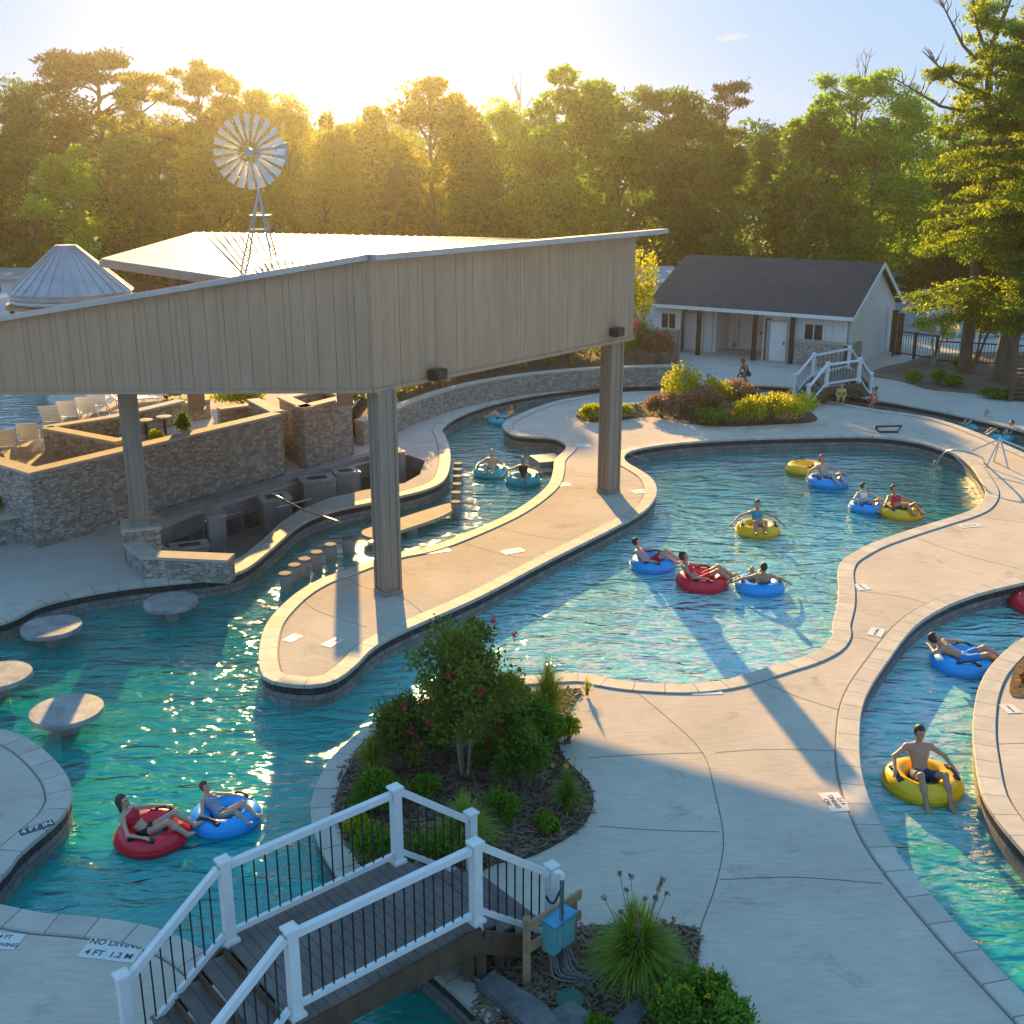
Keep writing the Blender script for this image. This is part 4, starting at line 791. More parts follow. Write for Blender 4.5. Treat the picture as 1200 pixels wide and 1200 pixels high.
# ------------------------------------------------------------ bridges
def bridge(name, P1, P2, P3, P4, zd, dl, dr, label, nb=13, hgt=1.1, steps=4, simple=False, near_support=True):
    """deck corners P1,P2 (far rail) P3,P4 (near rail), stairs dl metres out at the P1/P3 end and dr at the other"""
    P1, P2, P3, P4 = [Vector(p) for p in (P1, P2, P3, P4)]; ax = (P2-P1).normalized(); O = (P1+P4)/2
    e = empty(name, (O.x, O.y, 0), 0, label, 'footbridge')
    V3 = lambda p, z: Vector((p.x-O.x, p.y-O.y, z))
    A = P1-ax*dl; B = P3-ax*dl; C_ = P2+ax*dr; D = P4+ax*dr; wdir = (P3-P1).normalized(); ins = wdir*.0
    # planks, laid across the walk, one mesh with gaps
    mb = MB(); L = (P2-P1).length; k = 0; s = -.05
    while s < L+.05:
        a = P1+ax*s-wdir*.12; b = a+wdir*((P3-P1).length+.24); c = ax*.134
        mb.hexa([V3(a, zd-.035), V3(b, zd-.035), V3(b+c, zd-.035), V3(a+c, zd-.035), V3(a, zd), V3(b, zd), V3(b+c, zd), V3(a+c, zd)]); s += .142
    mb.build('deck_boards', M['plank'], e)
    for q, (S, d, ln_) in enumerate(((P1, -ax, dl), (P2, ax, dr))):
        ns = steps
        for i in range(1, ns+1):
            z = zd*(1-i/(ns+1)); t0 = ln_*(i-1)/ns+.06; mb = MB(); tl = ln_/ns
            for j in range(2):
                a = S+d*(t0+j*tl/2)-wdir*.06; b = a+wdir*((P3-P1).length+.12); c = d*(tl/2-.008)
                pts = [a, b, b+c, a+c]
                if (b-a).cross(c) < 0: pts = [b, a, a+c, b+c]
                mb.hexa([V3(p, z-.04) for p in pts]+[V3(p, z) for p in pts])
            st = mb.build('stair_tread', M['plank'], e)
            mb = MB(); a = S+d*(t0+.03); b = a+wdir*(P3-P1).length; mb.beam(V3(a, z-.04+zd/(ns+1)/2), V3(b, z-.04+zd/(ns+1)/2), .025, zd/(ns+1)-.01); mb.build('riser', M['woodfascia'], st)
    # fascia, beams, supports
    for (p, q) in ((P1-wdir*.1, P2-wdir*.1), (P3+wdir*.1, P4+wdir*.1)):
        mb = MB(); mb.beam(V3(p, zd-.20), V3(q, zd-.20), .06, .32); mb.build('side_beam', M['woodfascia'], e)
        for (u, v) in ((p, p-ax*dl), (q, q+ax*dr)):
            mb = MB(); mb.beam(V3(u, zd-.24), V3(v, -.12), .05, .3); mb.build('stringer', M['woodfascia'], e)
    for t in (.02, .98):
        for pp_ in (P1.lerp(P2, t)+wdir*.1, P3.lerp(P4, t)-wdir*.1, (P1.lerp(P2, t)+P3.lerp(P4, t))/2): mb = MB(); mb.beam(V3(pp_, -.6 if t < .5 else 0.0), V3(pp_, zd-.05), .14, .14); mb.build('support', M['woodfascia'], e)
    for k in range(3): pp_ = P3.lerp(P4, 1)+ax*(.1+.3*k)-wdir*.02; mb = MB(); mb.beam(V3(pp_, 0), V3(pp_, zd*(1-.25*k)-.25), .12, .12); mb.build('support', M['woodfascia'], e)
    # posts
    posts = {}
    for nm, p, z0, zt in (('A', A, 0, 0), ('P1', P1, zd, 0), ('P2', P2, zd, 0), ('C', C_, 0, 0), ('B', B, 0, 0), ('P3', P3, zd, 0), ('P4', P4, zd, 0), ('D', D, 0, 0)):
        mb = MB(); x, y = p.x-O.x, p.y-O.y; an = math.atan2(ax.y, ax.x); mb.obox((x, y), an, .125, .125, z0-(.15 if z0 else 0), z0+hgt+.04); o = mb.build('post', M['white'], e)
        mb = MB(); mb.obox((x, y), an, .175, .175, z0+hgt+.042, z0+hgt+.075); zz = z0+hgt+.075
        d = ax*.0875; n = Vector((-d.y, d.x)); ap = Vector((x, y, zz+.06)); cr = [Vector((x, y))+d+n, Vector((x, y))-d+n, Vector((x, y))-d-n, Vector((x, y))+d-n]
        for k in range(4): mb.tri((*cr[k], zz), (*cr[(k+1) % 4], zz), ap)
        mb.build('post_cap', M['white'], o)
        if z0: mb = MB(); mb.obox((x, y), an, .19, .19, z0+.002, z0+.05); mb.build('post_base', M['white'], o)
        posts[nm] = (p, z0)
    def rail(a, b, cnt):
        (pa, za), (pb, zb) = posts[a], posts[b]
        d = (pb-pa).normalized(); s0 = pa+d*.075; s1 = pb-d*.075
        for nm, h, ht, wd in (('handrail', hgt-.03, .09, .085), ('bottom_rail', .13, .07, .06)):
            mb = MB(); mb.beam(V3(s0, za+h), V3(s1, zb+h), wd, ht); mb.build(nm, M['white'], e)
        if simple:
            mb = MB(); m_ = 6*cnt
            for k in range(1, cnt+1):
                f = k/(cnt+1); q = s0.lerp(s1, f); z = za+(zb-za)*f; mb.beam(V3(q, z+.15), V3(q, z+hgt-.06), .02, .02)
            mb.build('baluster_set', M['black'], e); return
        for k in range(1, cnt+1):
            f = k/(cnt+1); q = s0.lerp(s1, f); z = za+(zb-za)*f; mb = MB(); mb.tube([V3(q, z+.15), V3(q, z+hgt-.07)], .011, 6); mb.build('baluster', M['black'], e)
    rail('P1', 'P2', nb); rail('P3', 'P4', nb+2); rail('A', 'P1', 8); rail('B', 'P3', 8); rail('P2', 'C', 7); rail('P4', 'D', 7)
    return e
g2 = lambda x, y, z: Vector(G(x, y, z)[:2])
ZD = .92
bP1, bP2, bP3, bP4 = g2(270, 1103, ZD), g2(466, 1010, ZD), g2(347, 1190, ZD), g2(558, 1080, ZD)
ax_ = ((bP2-bP1).normalized()+(bP4-bP3).normalized()).normalized()
bridge('footbridge', bP1, bP2, bP3, bP4, ZD, 1.35, 1.3, 'white-railed footbridge with dark balusters and grey plank deck in the foreground', 14)
q1, q2, q3, q4 = g2(968, 437, .85), g2(1007, 425, .85), g2(978, 452, .85), g2(1018, 440, .85)
fa = g2(962, 452, .85); 
bridge('footbridge', g2(952, 441, .8), g2(994, 432, .8), g2(968, 453, .8), g2(1006, 447, .8), .8, 1.4, 1.1, 'small white-railed footbridge over the river near the changing building', 7, hgt=1.0, simple=True)

# ------------------------------------------------------------ plants
def leaf_arrays(centres, radii, n, size, rng, aspect=2.0, droop=0.0, shell=.55, up=0.0, flat=1.0):
    """n diamond leaves per ellipsoid clump; centres (m,3), radii (m,3)"""
    m = len(centres); N = m*n
    u = rng.normal(size=(N, 3)); u /= np.linalg.norm(u, axis=1, keepdims=True); r = rng.uniform(shell, 1, (N, 1))**.7*(1+.22*np.abs(rng.normal(size=(N, 1))))
    c = np.repeat(np.asarray(centres), n, 0)+u*r*np.repeat(np.asarray(radii), n, 0)
    d = u*.7+rng.normal(size=(N, 3))*.6; d[:, 2] += up-droop; d /= np.linalg.norm(d, axis=1, keepdims=True)
    w = np.cross(d, rng.normal(size=(N, 3))); w /= np.linalg.norm(w, axis=1, keepdims=True)
    s = size*rng.uniform(.6, 1.35, (N, 1)); a = c-d*s*.5; b = c+d*s*.5; mid = c+d*s*.02; h = w*s/aspect*.5
    V = np.stack([a, mid-h, b, mid+h], 1).reshape(-1, 3); F = np.arange(4*N).reshape(-1, 4)
    return V, F
LF = {}
LF['oak'] = leafmat('oak_leaves', (.028, .080, .012), (.10, .21, .03), .5, .35)
LF['bright'] = leafmat('bright_leaves', (.06, .15, .012), (.24, .42, .03), .55, .4)
LF['gold'] = leafmat('golden_leaves', (.08, .11, .012), (.30, .33, .028), .55, .4, (1.7, 1.45, .45))
LF['pine'] = leafmat('pine_needles', (.020, .034, .012), (.07, .085, .022), .4, .4)
LF['cedar'] = leafmat('cedar_needles', (.06, .12, .012), (.33, .40, .03), .55, .45)
LF['shrub'] = leafmat('shrub_leaves', (.04, .11, .012), (.18, .32, .035), .4, 1.6)
LF['lime'] = leafmat('lime_leaves', (.16, .20, .010), (.48, .48, .03), .5, 1.6)
LF['grass'] = leafmat('grass_blades', (.08, .15, .015), (.32, .42, .06), .4, 2.0)
LF['ygrass'] = leafmat('golden_grass', (.18, .22, .02), (.48, .46, .08), .45, 2.0)
LF['brown'] = leafmat('dry_grass', (.16, .11, .06), (.36, .26, .15), .4, 2.0, (1.4, 1.1, .8))
LF['crape'] = leafmat('crape_leaves', (.045, .10, .015), (.19, .24, .04), .4, 1.8)
LF['red'] = leafmat('red_flowers', (.40, .012, .05), (.62, .05, .12), .35, 3, (1.3, .8, .9))
LF['pink'] = leafmat('pink_flowers', (.50, .05, .13), (.70, .16, .25), .35, 3, (1.3, .9, .9))
LF['yellow'] = leafmat('yellow_flowers', (.60, .38, .02), (.80, .60, .05), .35, 3, (1.2, 1.1, .6))
LF['rust'] = leafmat('rust_flowers', (.25, .10, .04), (.42, .20, .09), .35, 3, (1.3, .9, .7))

def blooms(name, fc, rad, n, size, rng, asp, m, e):
    for c in fc:
        V, F = leaf_arrays(np.array([[0, 0, 0.]]), np.array([rad]), n, size, rng, asp, shell=.1); npmesh(name, V, F, m, e, loc=tuple(c))
def shrub(name, x, y, wpx, hpx, m, label, cat='shrub', group='shrubs', n=3600, leaf=.08, flower=None, fn=0, seed=1, z0=.02, asp=2.0, P=None, top=.55, fsz=.05):
    p = P or G(x, y, z0); f = p.y*cs+(CAMH-p.z)*sn; r = wpx/2/FPX*f; h = hpx/FPX*f/cs
    rng = np.random.default_rng(seed); k = 26; ph = rng.uniform(0, 6.283, k); el = rng.uniform(-.15, 1, k); rr = rng.uniform(.35, .80, k)*np.sqrt(1-np.clip(el, 0, 1)**2*.8)
    cen = np.stack([np.cos(ph)*rr*r, np.sin(ph)*rr*r, h*.45+el*h*.42], 1); rad = np.stack([rng.uniform(.25, .4, k)*r]*2+[rng.uniform(.15, .28, k)*h], 1)
    cen[:, 2] = np.maximum(cen[:, 2], rad[:, 2]*.8)
    V, F = leaf_arrays(cen, rad, int(n*1.35)//k, leaf*1.1, rng, asp, up=.35, shell=.2)
    V[:, 2] = np.maximum(V[:, 2], .01)
    e = empty(name, p, 0, label, cat, group); npmesh('foliage', V, F, m, e)
    mb = MB()
    for i in range(9):
        c = cen[i]; mb.tube([(rng.uniform(-.06, .06), rng.uniform(-.06, .06), -.03), (c[0]*.45, c[1]*.45, c[2]*.5), (c[0]*.95, c[1]*.95, c[2])], [.018, .012, .005], 5)
    mb.build('stems', M['bark'], e)
    if flower:
        fc = []
        for i in range(fn):
            a = rng.uniform(0, 6.283); q = rng.uniform(.2, 1); fc.append((math.cos(a)*r*q*.92, math.sin(a)*r*q*.92, h*(.45+.55*math.sqrt(max(0, 1-q*q*.8))*rng.uniform(.7, 1.02))))
        blooms('flower', fc, (fsz,)*3, 22, fsz*.8, rng, 1.3, flower, e)
    return e
def blades(name, x, y, wpx, hpx, m, label, n=420, seed=1, wd=.012, heads=0, headm=None, cat='ornamental grass', group='grass clumps', z0=.02, P=None, spread=1.0):
    p = P or G(x, y, z0); f = p.y*cs+(CAMH-p.z)*sn; r = wpx/2/FPX*f; h = hpx/FPX*f/cs
    rng = np.random.default_rng(seed); S = 5; V = []; F = []
    for i in range(n):
        a = rng.uniform(0, 6.283); q = rng.uniform(0, 1)**.7; L = rng.uniform(.7, 1.08); b0 = rng.uniform(0, .12)*r; a0 = rng.uniform(0, 6.283)
        rr = q*r*spread; hh = h*L*(1-.35*q*q); dx, dy = math.cos(a), math.sin(a); base = len(V)
        for s_ in range(S):
            t = s_/(S-1); z = hh*(1.55*t-.75*t*t*(.6+.9*q)); rad_ = rr*(t**1.6); wdt = wd*(1-t*.85)
            cx, cy = math.cos(a0)*b0+dx*rad_, math.sin(a0)*b0+dy*rad_
            V += [(cx-dy*wdt, cy+dx*wdt, max(.005, z)), (cx+dy*wdt, cy-dx*wdt, max(.005, z))]
        for s_ in range(S-1): F.append((base+2*s_, base+2*s_+1, base+2*s_+3, base+2*s_+2))
    e = empty(name, p, 0, label, cat, group); npmesh('blades', V, F, m, e)
    if heads:
        mb = MB(); fc = []
        for i in range(heads):
            a = rng.uniform(0, 6.283); q = rng.uniform(.2, 1.0)*r*.8; hz = h*rng.uniform(.85, 1.12); t = Vector((math.cos(a)*q, math.sin(a)*q, hz)); mb.tube([(t.x*.1, t.y*.1, 0), (t.x*.5, t.y*.5, hz*.6), t], .004, 4); fc.append(t)
        mb.build('flower_stalks', M['bark'], e); blooms('seed_head' if headm is None else 'flower', fc, (.035,)*3, 26, .05, rng, 3, headm or LF['brown'], e)
    return e
# main bed
def myrtle():
    p = G(545, 906, .02); e = empty('crape_myrtle', p, 0, 'small multi-stem crape myrtle with red blooms in the foreground bed', 'small tree')
    rng = np.random.default_rng(11); mb = MB(); cen = []; H_ = 2.75
    for s_ in range(4):
        a = s_*1.7+.4; top = Vector((math.cos(a)*.35, math.sin(a)*.3, 1.35+.1*s_)); mb.tube([(math.cos(a)*.07, math.sin(a)*.07, -.03), top*.5+Vector((0, 0, .1)), top], [.032, .026, .018], 7)
        for b in range(9):
            a2 = rng.uniform(0, 6.283); q = rng.uniform(.35, 1.05); z = rng.uniform(1.0, H_); q *= 1.0-.55*((z-1.1)/(H_-1.0)) if z > 1.3 else .8; t = Vector((math.cos(a2)*q*1.15-.12, math.sin(a2)*q*.95, z))
            mb.tube([top*.8, (top+t)/2+Vector((0, 0, .08)), t], [.014, .009, .004], 5); cen.append(t); cen.append((t*1.0+top)/2+Vector((0, 0, .15)))
    mb.build('trunk', M['palebark'], e)
    cen = np.array([tuple(c) for c in cen]); rad = np.stack([rng.uniform(.20, .34, len(cen))]*2+[rng.uniform(.16, .28, len(cen))], 1)
    V, F = leaf_arrays(cen, rad, 190, .085, rng, 1.8, shell=.15, up=.2); npmesh('crown', V, F, LF['crape'], e)
    fl = np.array([(-.95, -.5, 1.55), (-.85, -.6, 1.15), (.15, .4, 2.7), (.85, .1, 2.55), (-.3, 0, 2.35), (-.55, -.7, 1.35), (.3, -.7, 1.9), (-.75, -.6, .9), (.65, -.5, 1.1), (-.2, -.6, 2.15), (.5, .2, 2.75)]); blooms('flower', fl, (.05, .05, .08), 40, .04, rng, 1.3, LF['red'], e)
myrtle()
GA = 'shrubs in the foreground bed'
shrub('rose_shrub', 478, 897, 92, 78, LF['crape'], 'loose reddish-green rose shrub left of the crape myrtle stems', 'shrub', GA, 4200, .07, LF['red'], 6, 3, fsz=.04)
shrub('rose_shrub', 520, 880, 60, 60, LF['crape'], 'dark leafy shrub tucked directly behind the crape myrtle stems', 'shrub', GA, 2400, .07, LF['pink'], 3, 4)
blades('daylily', 437, 907, 60, 58, LF['ygrass'], 'yellow-green daylily clump at the coping left of the crape myrtle', 300, 5, .014, cat='flower clump', group=GA)
shrub('boxwood', 442, 950, 66, 44, LF['shrub'], 'low round bright green shrub behind the left bridge rail', 'shrub', GA, 3600, .06, None, 0, 6)
blades('ornamental_grass', 642, 848, 84, 80, LF['ygrass'], 'fine golden-green fountain grass at the pool end of the foreground bed', 1100, 7, .008, group='grass clumps in the foreground bed')
shrub('boxwood', 612, 930, 74, 84, LF['shrub'], 'dense round green shrub right of the crape myrtle', 'shrub', GA, 5200, .06, None, 0, 8)
shrub('boxwood', 622, 880, 80, 62, LF['shrub'], 'wider green shrub behind the round one, below the fountain grass', 'shrub', GA, 4200, .06, LF['rust'], 5, 9)
shrub('boxwood', 590, 868, 60, 52, LF['crape'], 'dark green shrub close behind the crape myrtle crown', 'shrub', GA, 2600, .06, None, 0, 10)
blades('daylily', 664, 950, 62, 54, LF['grass'], 'green daylily with yellow blooms at the deck edge of the bed', 420, 11, .011, 5, LF['yellow'], 'flower clump', GA)
blades('lily_turf', 545, 1000, 112, 78, LF['grass'], 'spiky bright green grass clump behind the bridge landing', 620, 12, .013, group='grass clumps in the foreground bed')
shrub('boxwood', 588, 962, 48, 36, LF['shrub'], 'low green shrub between the spiky grass and the bark mulch', 'shrub', GA, 1800, .055, None, 0, 13)
shrub('boxwood', 445, 1015, 66, 50, LF['shrub'], 'low green shrub seen through the middle bridge balusters', 'shrub', GA, 2600, .06, None, 0, 14)
shrub('boxwood', 505, 1018, 70, 44, LF['shrub'], 'low green shrub seen through the far landing balusters', 'shrub', GA, 2600, .06, None, 0, 15)
blades('daylily', 688, 815, 26, 26, LF['ygrass'], 'tiny golden tuft at the corner where bed meets the beach deck', 90, 16, .01, cat='flower clump', group=GA)
blades('fountain_grass', 745, 1150, 142, 104, LF['grass'], 'big arching green grass with tan seed heads by the electric box', 1700, 17, .012, 20, LF['brown'], group='grass clumps in the lower bed')
shrub('lantana', 815, 1215, 128, 72, LF['shrub'], 'wide lantana bush with yellow and rust flowers at the bottom edge', 'shrub', 'shrubs in the lower bed', 6500, .07, LF['yellow'], 26, 18, fsz=.035)
shrub('lantana', 778, 1172, 44, 40, LF['shrub'], 'small rust-flowered bush between the tall grass and the lantana', 'shrub', 'shrubs in the lower bed', 1500, .06, LF['rust'], 12, 19)
shrub('boxwood', 700, 1216, 40, 26, LF['shrub'], 'small clipped shrub at the bottom edge by the concrete blocks', 'shrub', 'shrubs in the lower bed', 1200, .05, None, 0, 20)
for i, (x, y, w_, h_, m_, lab, fl) in enumerate(((500,935,40,26,'shrub','tiny bright green tuft in the open bark left of the myrtle stems',None), (575,905,46,44,'crape','loose dark shrub between the myrtle stems and the round shrubs',LF['red']), (418,975,34,26,'lime','small yellow-green plant at the left coping of the bed',None), (640,975,34,22,'shrub','small creeping plant on the bark near the walkway edge',None), (665,870,34,30,'lime','yellow-green shrub at the walkway edge above the daylily',LF['yellow']), (600,835,56,44,'lime','bright shrub between the myrtle crown and the fountain grass',None))):
    shrub('bed_shrub', x, y, w_, h_, LF[m_], lab, 'shrub', GA, 1600, .06, fl, 5 if fl else 0, 200+i, fsz=.035)
# far bed
GB = 'plants in the far deck bed'
for i, (x, y, w_, h_, m_, lab, fl) in enumerate(((693,492,34,16,'lime','low lime tuft at the left tip of the far bed',None), (722,489,46,14,'lime','flat yellow-green ground plant behind the right roof post',None), (800,482,56,50,'lime','tallest lime shrub on the left of the far bed',LF['yellow']), (775,488,44,24,'brown','grey-brown dried clump left of the tall lime shrub',None),
    (822,488,54,34,'brown','purple-brown grass clump right of the tall lime shrub',LF['pink']), (838,480,42,34,'lime','mid-sized yellow-green shrub in the middle of the far bed',None), (866,478,46,30,'brown','tan seed-headed clump at the back of the far bed',None), (832,497,56,18,'shrub','low dark green ground cover at the front of the far bed',LF['red']),
    (882,496,48,30,'lime','round lime shrub in front, right of the far bed centre',None), (905,492,40,28,'lime','round lime shrub between its two neighbours in the far bed',None), (930,495,56,38,'lime','largest round lime shrub at the right end of the far bed',LF['yellow']))):
    shrub('bed_plant', x, y, w_, h_, LF[m_], lab, 'shrub', GB, 1700, .11 if m_ != 'brown' else .13, fl, 8 if fl else 0, 30+i, fsz=.07)
# planting above the curved wall
rs = random.Random(9); names = ['lime', 'shrub', 'lime', 'shrub', 'lime', 'crape', 'shrub']
bankx = [(468,468),(492,458),(515,452),(540,446),(565,440),(590,436),(615,432),(642,429),(668,427),(690,425)]
where = ['nearest the middle roof post', 'second from the middle post', 'third from the middle post', 'fourth from the middle post', 'fifth along the wall', 'halfway along the wall', 'just right of the wall middle', 'third left of the right roof post', 'second left of the right roof post', 'directly left of the right roof post']
for i, (x, y) in enumerate(bankx):
    mm = names[i % 7]; shrub('bank_shrub', x, y, rs.randint(42, 56), rs.randint(30, 44), LF[mm], {'lime': 'lime green', 'shrub': 'dark green', 'brown': 'dry brown', 'crape': 'olive'}[mm]+' shrub above the curved wall, '+where[i], 'shrub', 'shrubs along the top of the curved wall', 1300, .12, LF['pink'] if i % 3 == 1 else None, 7, 60+i, P=G(x, y, .86), fsz=.10)
for i, (x, y, c_, f_) in enumerate(((478,452,'shrub','pink'),(505,443,'lime',None),(533,437,'shrub','red'),(560,431,'brown',None),(588,426,'shrub','pink'),(616,422,'lime','pink'),(645,419,'shrub',None),(672,417,'lime','pink'),(700,416,'shrub','pink'),(722,415,'lime',None))):
    shrub('bank_shrub', x, y, 44, 28, LF[c_], 'back-row '+{'lime': 'lime green', 'shrub': 'dark green', 'brown': 'dry brown'}[c_]+' shrub on the bank, '+['farthest left', 'second from the left', 'third from the left', 'fourth from the left', 'left of the bank middle', 'right of the bank middle', 'fourth from the right', 'third from the right', 'hidden by the right roof post', 'beside the lime tree'][i], 'shrub', 'back row of shrubs above the curved wall', 1300, .13, LF[f_] if f_ else None, 8, 130+i, P=G(x, y, .86), fsz=.12)
shrub('rose_shrub', 772, 425, 46, 34, LF['brown'], 'tan and pink flowering bush at the end of the curved wall', 'shrub', 'flowering shrubs at the wall end', 1600, .12, LF['pink'], 14, 81, P=G(772, 424, .86), fsz=.10)
shrub('rose_shrub', 744, 425, 40, 46, LF['crape'], 'upright bush of deep pink blooms right of the right roof post', 'shrub', 'flowering shrubs at the wall end', 1500, .12, LF['pink'], 30, 82, P=G(744, 424, .86), fsz=.13)
shrub('lime_tree', 744, 413, 58, 110, LF['lime'], 'bright yellow-green young tree between the pavilion and the changing building', 'small tree', 'flowering shrubs at the wall end', 3800, .16, None, 0, 83, P=G(744, 410, .86))
# patio hedges and right hand soil bed
shrub('hedge', 285, 476, 70, 24, LF['lime'], 'glowing yellow-green hedge behind the bar walls', 'hedge', 'patio greenery', 3200, .12, LF['yellow'], 6, 90, P=G(285, 474, 1.3))
shrub('patio_shrub', 216, 514, 22, 26, LF['shrub'], 'upright green clipped shrub inside the sunken patio', 'shrub', 'patio greenery', 1500, .08, None, 0, 91, P=G(216, 512, 1.3))
shrub('patio_shrub', 183, 518, 20, 12, LF['lime'], 'small lime plant in the sunken patio right of the left post', 'shrub', 'patio greenery', 500, .08, None, 0, 92, P=G(183, 517, 1.3))
shrub('patio_shrub', 190, 466, 46, 16, LF['shrub'], 'low dark hedge behind the loungers near the far terrace', 'hedge', 'patio greenery', 1500, .12, None, 0, 93, P=G(196, 466, 1.3))
shrub('patio_shrub', 222, 464, 40, 14, LF['shrub'], 'low dark hedge just left of the rear roof post', 'hedge', 'patio greenery', 1300, .12, None, 0, 94, P=G(226, 464, 1.3))
shrub('planter_shrub', 2, 603, 40, 22, LF['shrub'], 'dark green plant in the stone planter at the left edge', 'shrub', 'patio greenery', 1500, .07, None, 0, 95, P=G(2, 598, .7))
shrub('wall_shrub', 424, 487, 26, 34, LF['shrub'], 'green shrub peeking out left of the middle roof post', 'shrub', 'patio greenery', 1200, .1, None, 0, 96, P=G(420, 478, .9))
GC = 'low plants in the soil bed by the big tree'
for i, (x, y, w_, h_, m_, lab) in enumerate(((1070,448,22,12,'shrub','small green tuft nearest the far footbridge'), (1100,450,20,16,'shrub','upright bright tuft in the middle of the soil bed'), (1116,453,26,13,'shrub','wider green tuft right of the upright one'), (1128,432,28,13,'shrub','green tuft behind the others near the tree trunk'), (1165,466,36,10,'crape','sprawling olive ground plant at the walkway edge'), (1190,466,26,12,'brown','dry low clump below the timber screen'))):
    shrub('ground_plant', x, y, w_, h_, LF[m_], lab+', soil bed', 'plant', GC, 700, .14, None, 0, 100+i)
shrub('border_plant', 1205, 812, 34, 26, LF['brown'], 'dry straw-coloured plant on the right island at the picture edge', 'plant', 'right island planting', 900, .06, None, 0, 110)

# ------------------------------------------------------------ trees
def tree_mesh(kind, H, seed):
    """returns (trunk MB, crown V, F) for a tree H metres tall"""
    rng = np.random.default_rng(seed); mb = MB(); cen = []; rad = []
    if kind == 'broad':
        R0 = H*.27; mb.tube([(0, 0, -.3), (.1, .1, H*.3), (.2, -.1, H*.62), (.1, 0, H*.9)], [H*.019, H*.015, H*.009, H*.002], 7)
        for i in range(52):
            z = rng.uniform(.10, .97); a = rng.uniform(0, 6.283); q = (math.sin(min(1, (1.02-z)/.62)*1.57)**.8)*rng.uniform(.45, 1.05)*R0; c = (math.cos(a)*q, math.sin(a)*q, z*H)
            if i < 20: mb.tube([(0, 0, max(.15, z-.16)*H), (c[0]*.5, c[1]*.5, (z-.06)*H), c], [H*.006, H*.004, .02], 5)
            cen.append(c); k_ = rng.uniform(.6, 1.25); rad.append((k_*.085*H, k_*.085*H, k_*.055*H))
        n, s, kw = 340, H*(.018+.004*(seed % 3)), dict(aspect=1.4+.4*(seed % 2), shell=.45)
    elif kind == 'pine':
        mb.tube([(0, 0, -.3), (.15, 0, H*.4), (-.1, .1, H*.75), (.1, 0, H*.97)], [H*.014, H*.011, H*.007, H*.002], 7)
        for i in range(34):
            z = rng.uniform(.56, 1.0); a = rng.uniform(0, 6.283); q = rng.uniform(.25, 1)*H*.20*(1.25-z*.75)*1.5; c = (math.cos(a)*q, math.sin(a)*q, z*H+rng.uniform(-.01, .02)*H)
            mb.tube([(0, 0, (z-.08)*H), (c[0]*.6, c[1]*.6, (z-.035)*H), c], [H*.005, H*.003, .02], 5)
            cen.append(c); rad.append((rng.uniform(.035, .075)*H, rng.uniform(.035, .075)*H, rng.uniform(.018, .035)*H))
        n, s, kw = 230, H*.024, dict(aspect=3.0, shell=.1, up=.3)
    elif kind == 'conic':
        mb.tube([(0, 0, -.3), (0, 0, H*.95)], [H*.014, H*.002], 7)
        for i in range(60):
            z = rng.uniform(.06, .98); a = rng.uniform(0, 6.283); q = (1-z)**.8*H*.26*rng.uniform(.5, 1.05); c = (math.cos(a)*q, math.sin(a)*q, z*H); cen.append(c); rad.append((.065*H*(1.25-z), .065*H*(1.25-z), .03*H))
        n, s, kw = 220, H*.024, dict(aspect=3, shell=.1, droop=.3)
    else:  # bare
        mb.tube([(0, 0, -.3), (.2, 0, H*.5), (.1, .1, H)], [H*.010, H*.007, .02], 6)
        for i in range(26):
            z = rng.uniform(.5, .96); a = rng.uniform(0, 6.283); L = H*rng.uniform(.06, .17)*(1.3-z); t = Vector((math.cos(a)*L, math.sin(a)*L, z*H+L*1.1)); mb.tube([(0.1, 0, z*H*.97), tuple(t*.5+Vector((0, 0, z*H*.49))), t], [.05, .035, .012], 4)
            for k in range(3): b = t+Vector((rng.uniform(-.6, .6), rng.uniform(-.6, .6), rng.uniform(.3, 1.0))); mb.tube([t*.8+Vector((0, 0, z*H*.2)), b], [.02, .008], 4)
        return mb, None, None
    V, F = leaf_arrays(np.array(cen), np.array(rad), n, s, rng, **kw); return mb, V, F
protos = {}
def place_tree(kind, leafn, seed, x, ytop, Y, H, label, group, name, rz=0, wide=1.0, ground=0.0):
    """stand a tree so that it shows at picture column x; H height in metres"""
    key = (kind, leafn, seed)
    if key not in protos:
        mb, V, F = tree_mesh(kind, 20.0, seed); e = empty(name, (0, 0, 0)); mb.build('trunk', M['bark'], e)
        if V is not None: npmesh('crown', V, F, LF[leafn], e)
        protos[key] = e; t = e
    else: t = copy_tree(protos[key]); t.name = name
    X = (x-600)/FPX*(Y*cs+CAMH*sn); t.location = (X, Y, ground); s = H/20.0; t.scale = (s*wide, s*wide, s); t.rotation_euler = (0, 0, rz)
    for k in ('label', 'category', 'group'):
        if k in t: del t[k]
    return tag(t, label, 'tree', group)
def Hfor(ytop, Y): return CAMH+(200-ytop)/FPX*Y*1.0
WD = 'trees along the front of the wood'
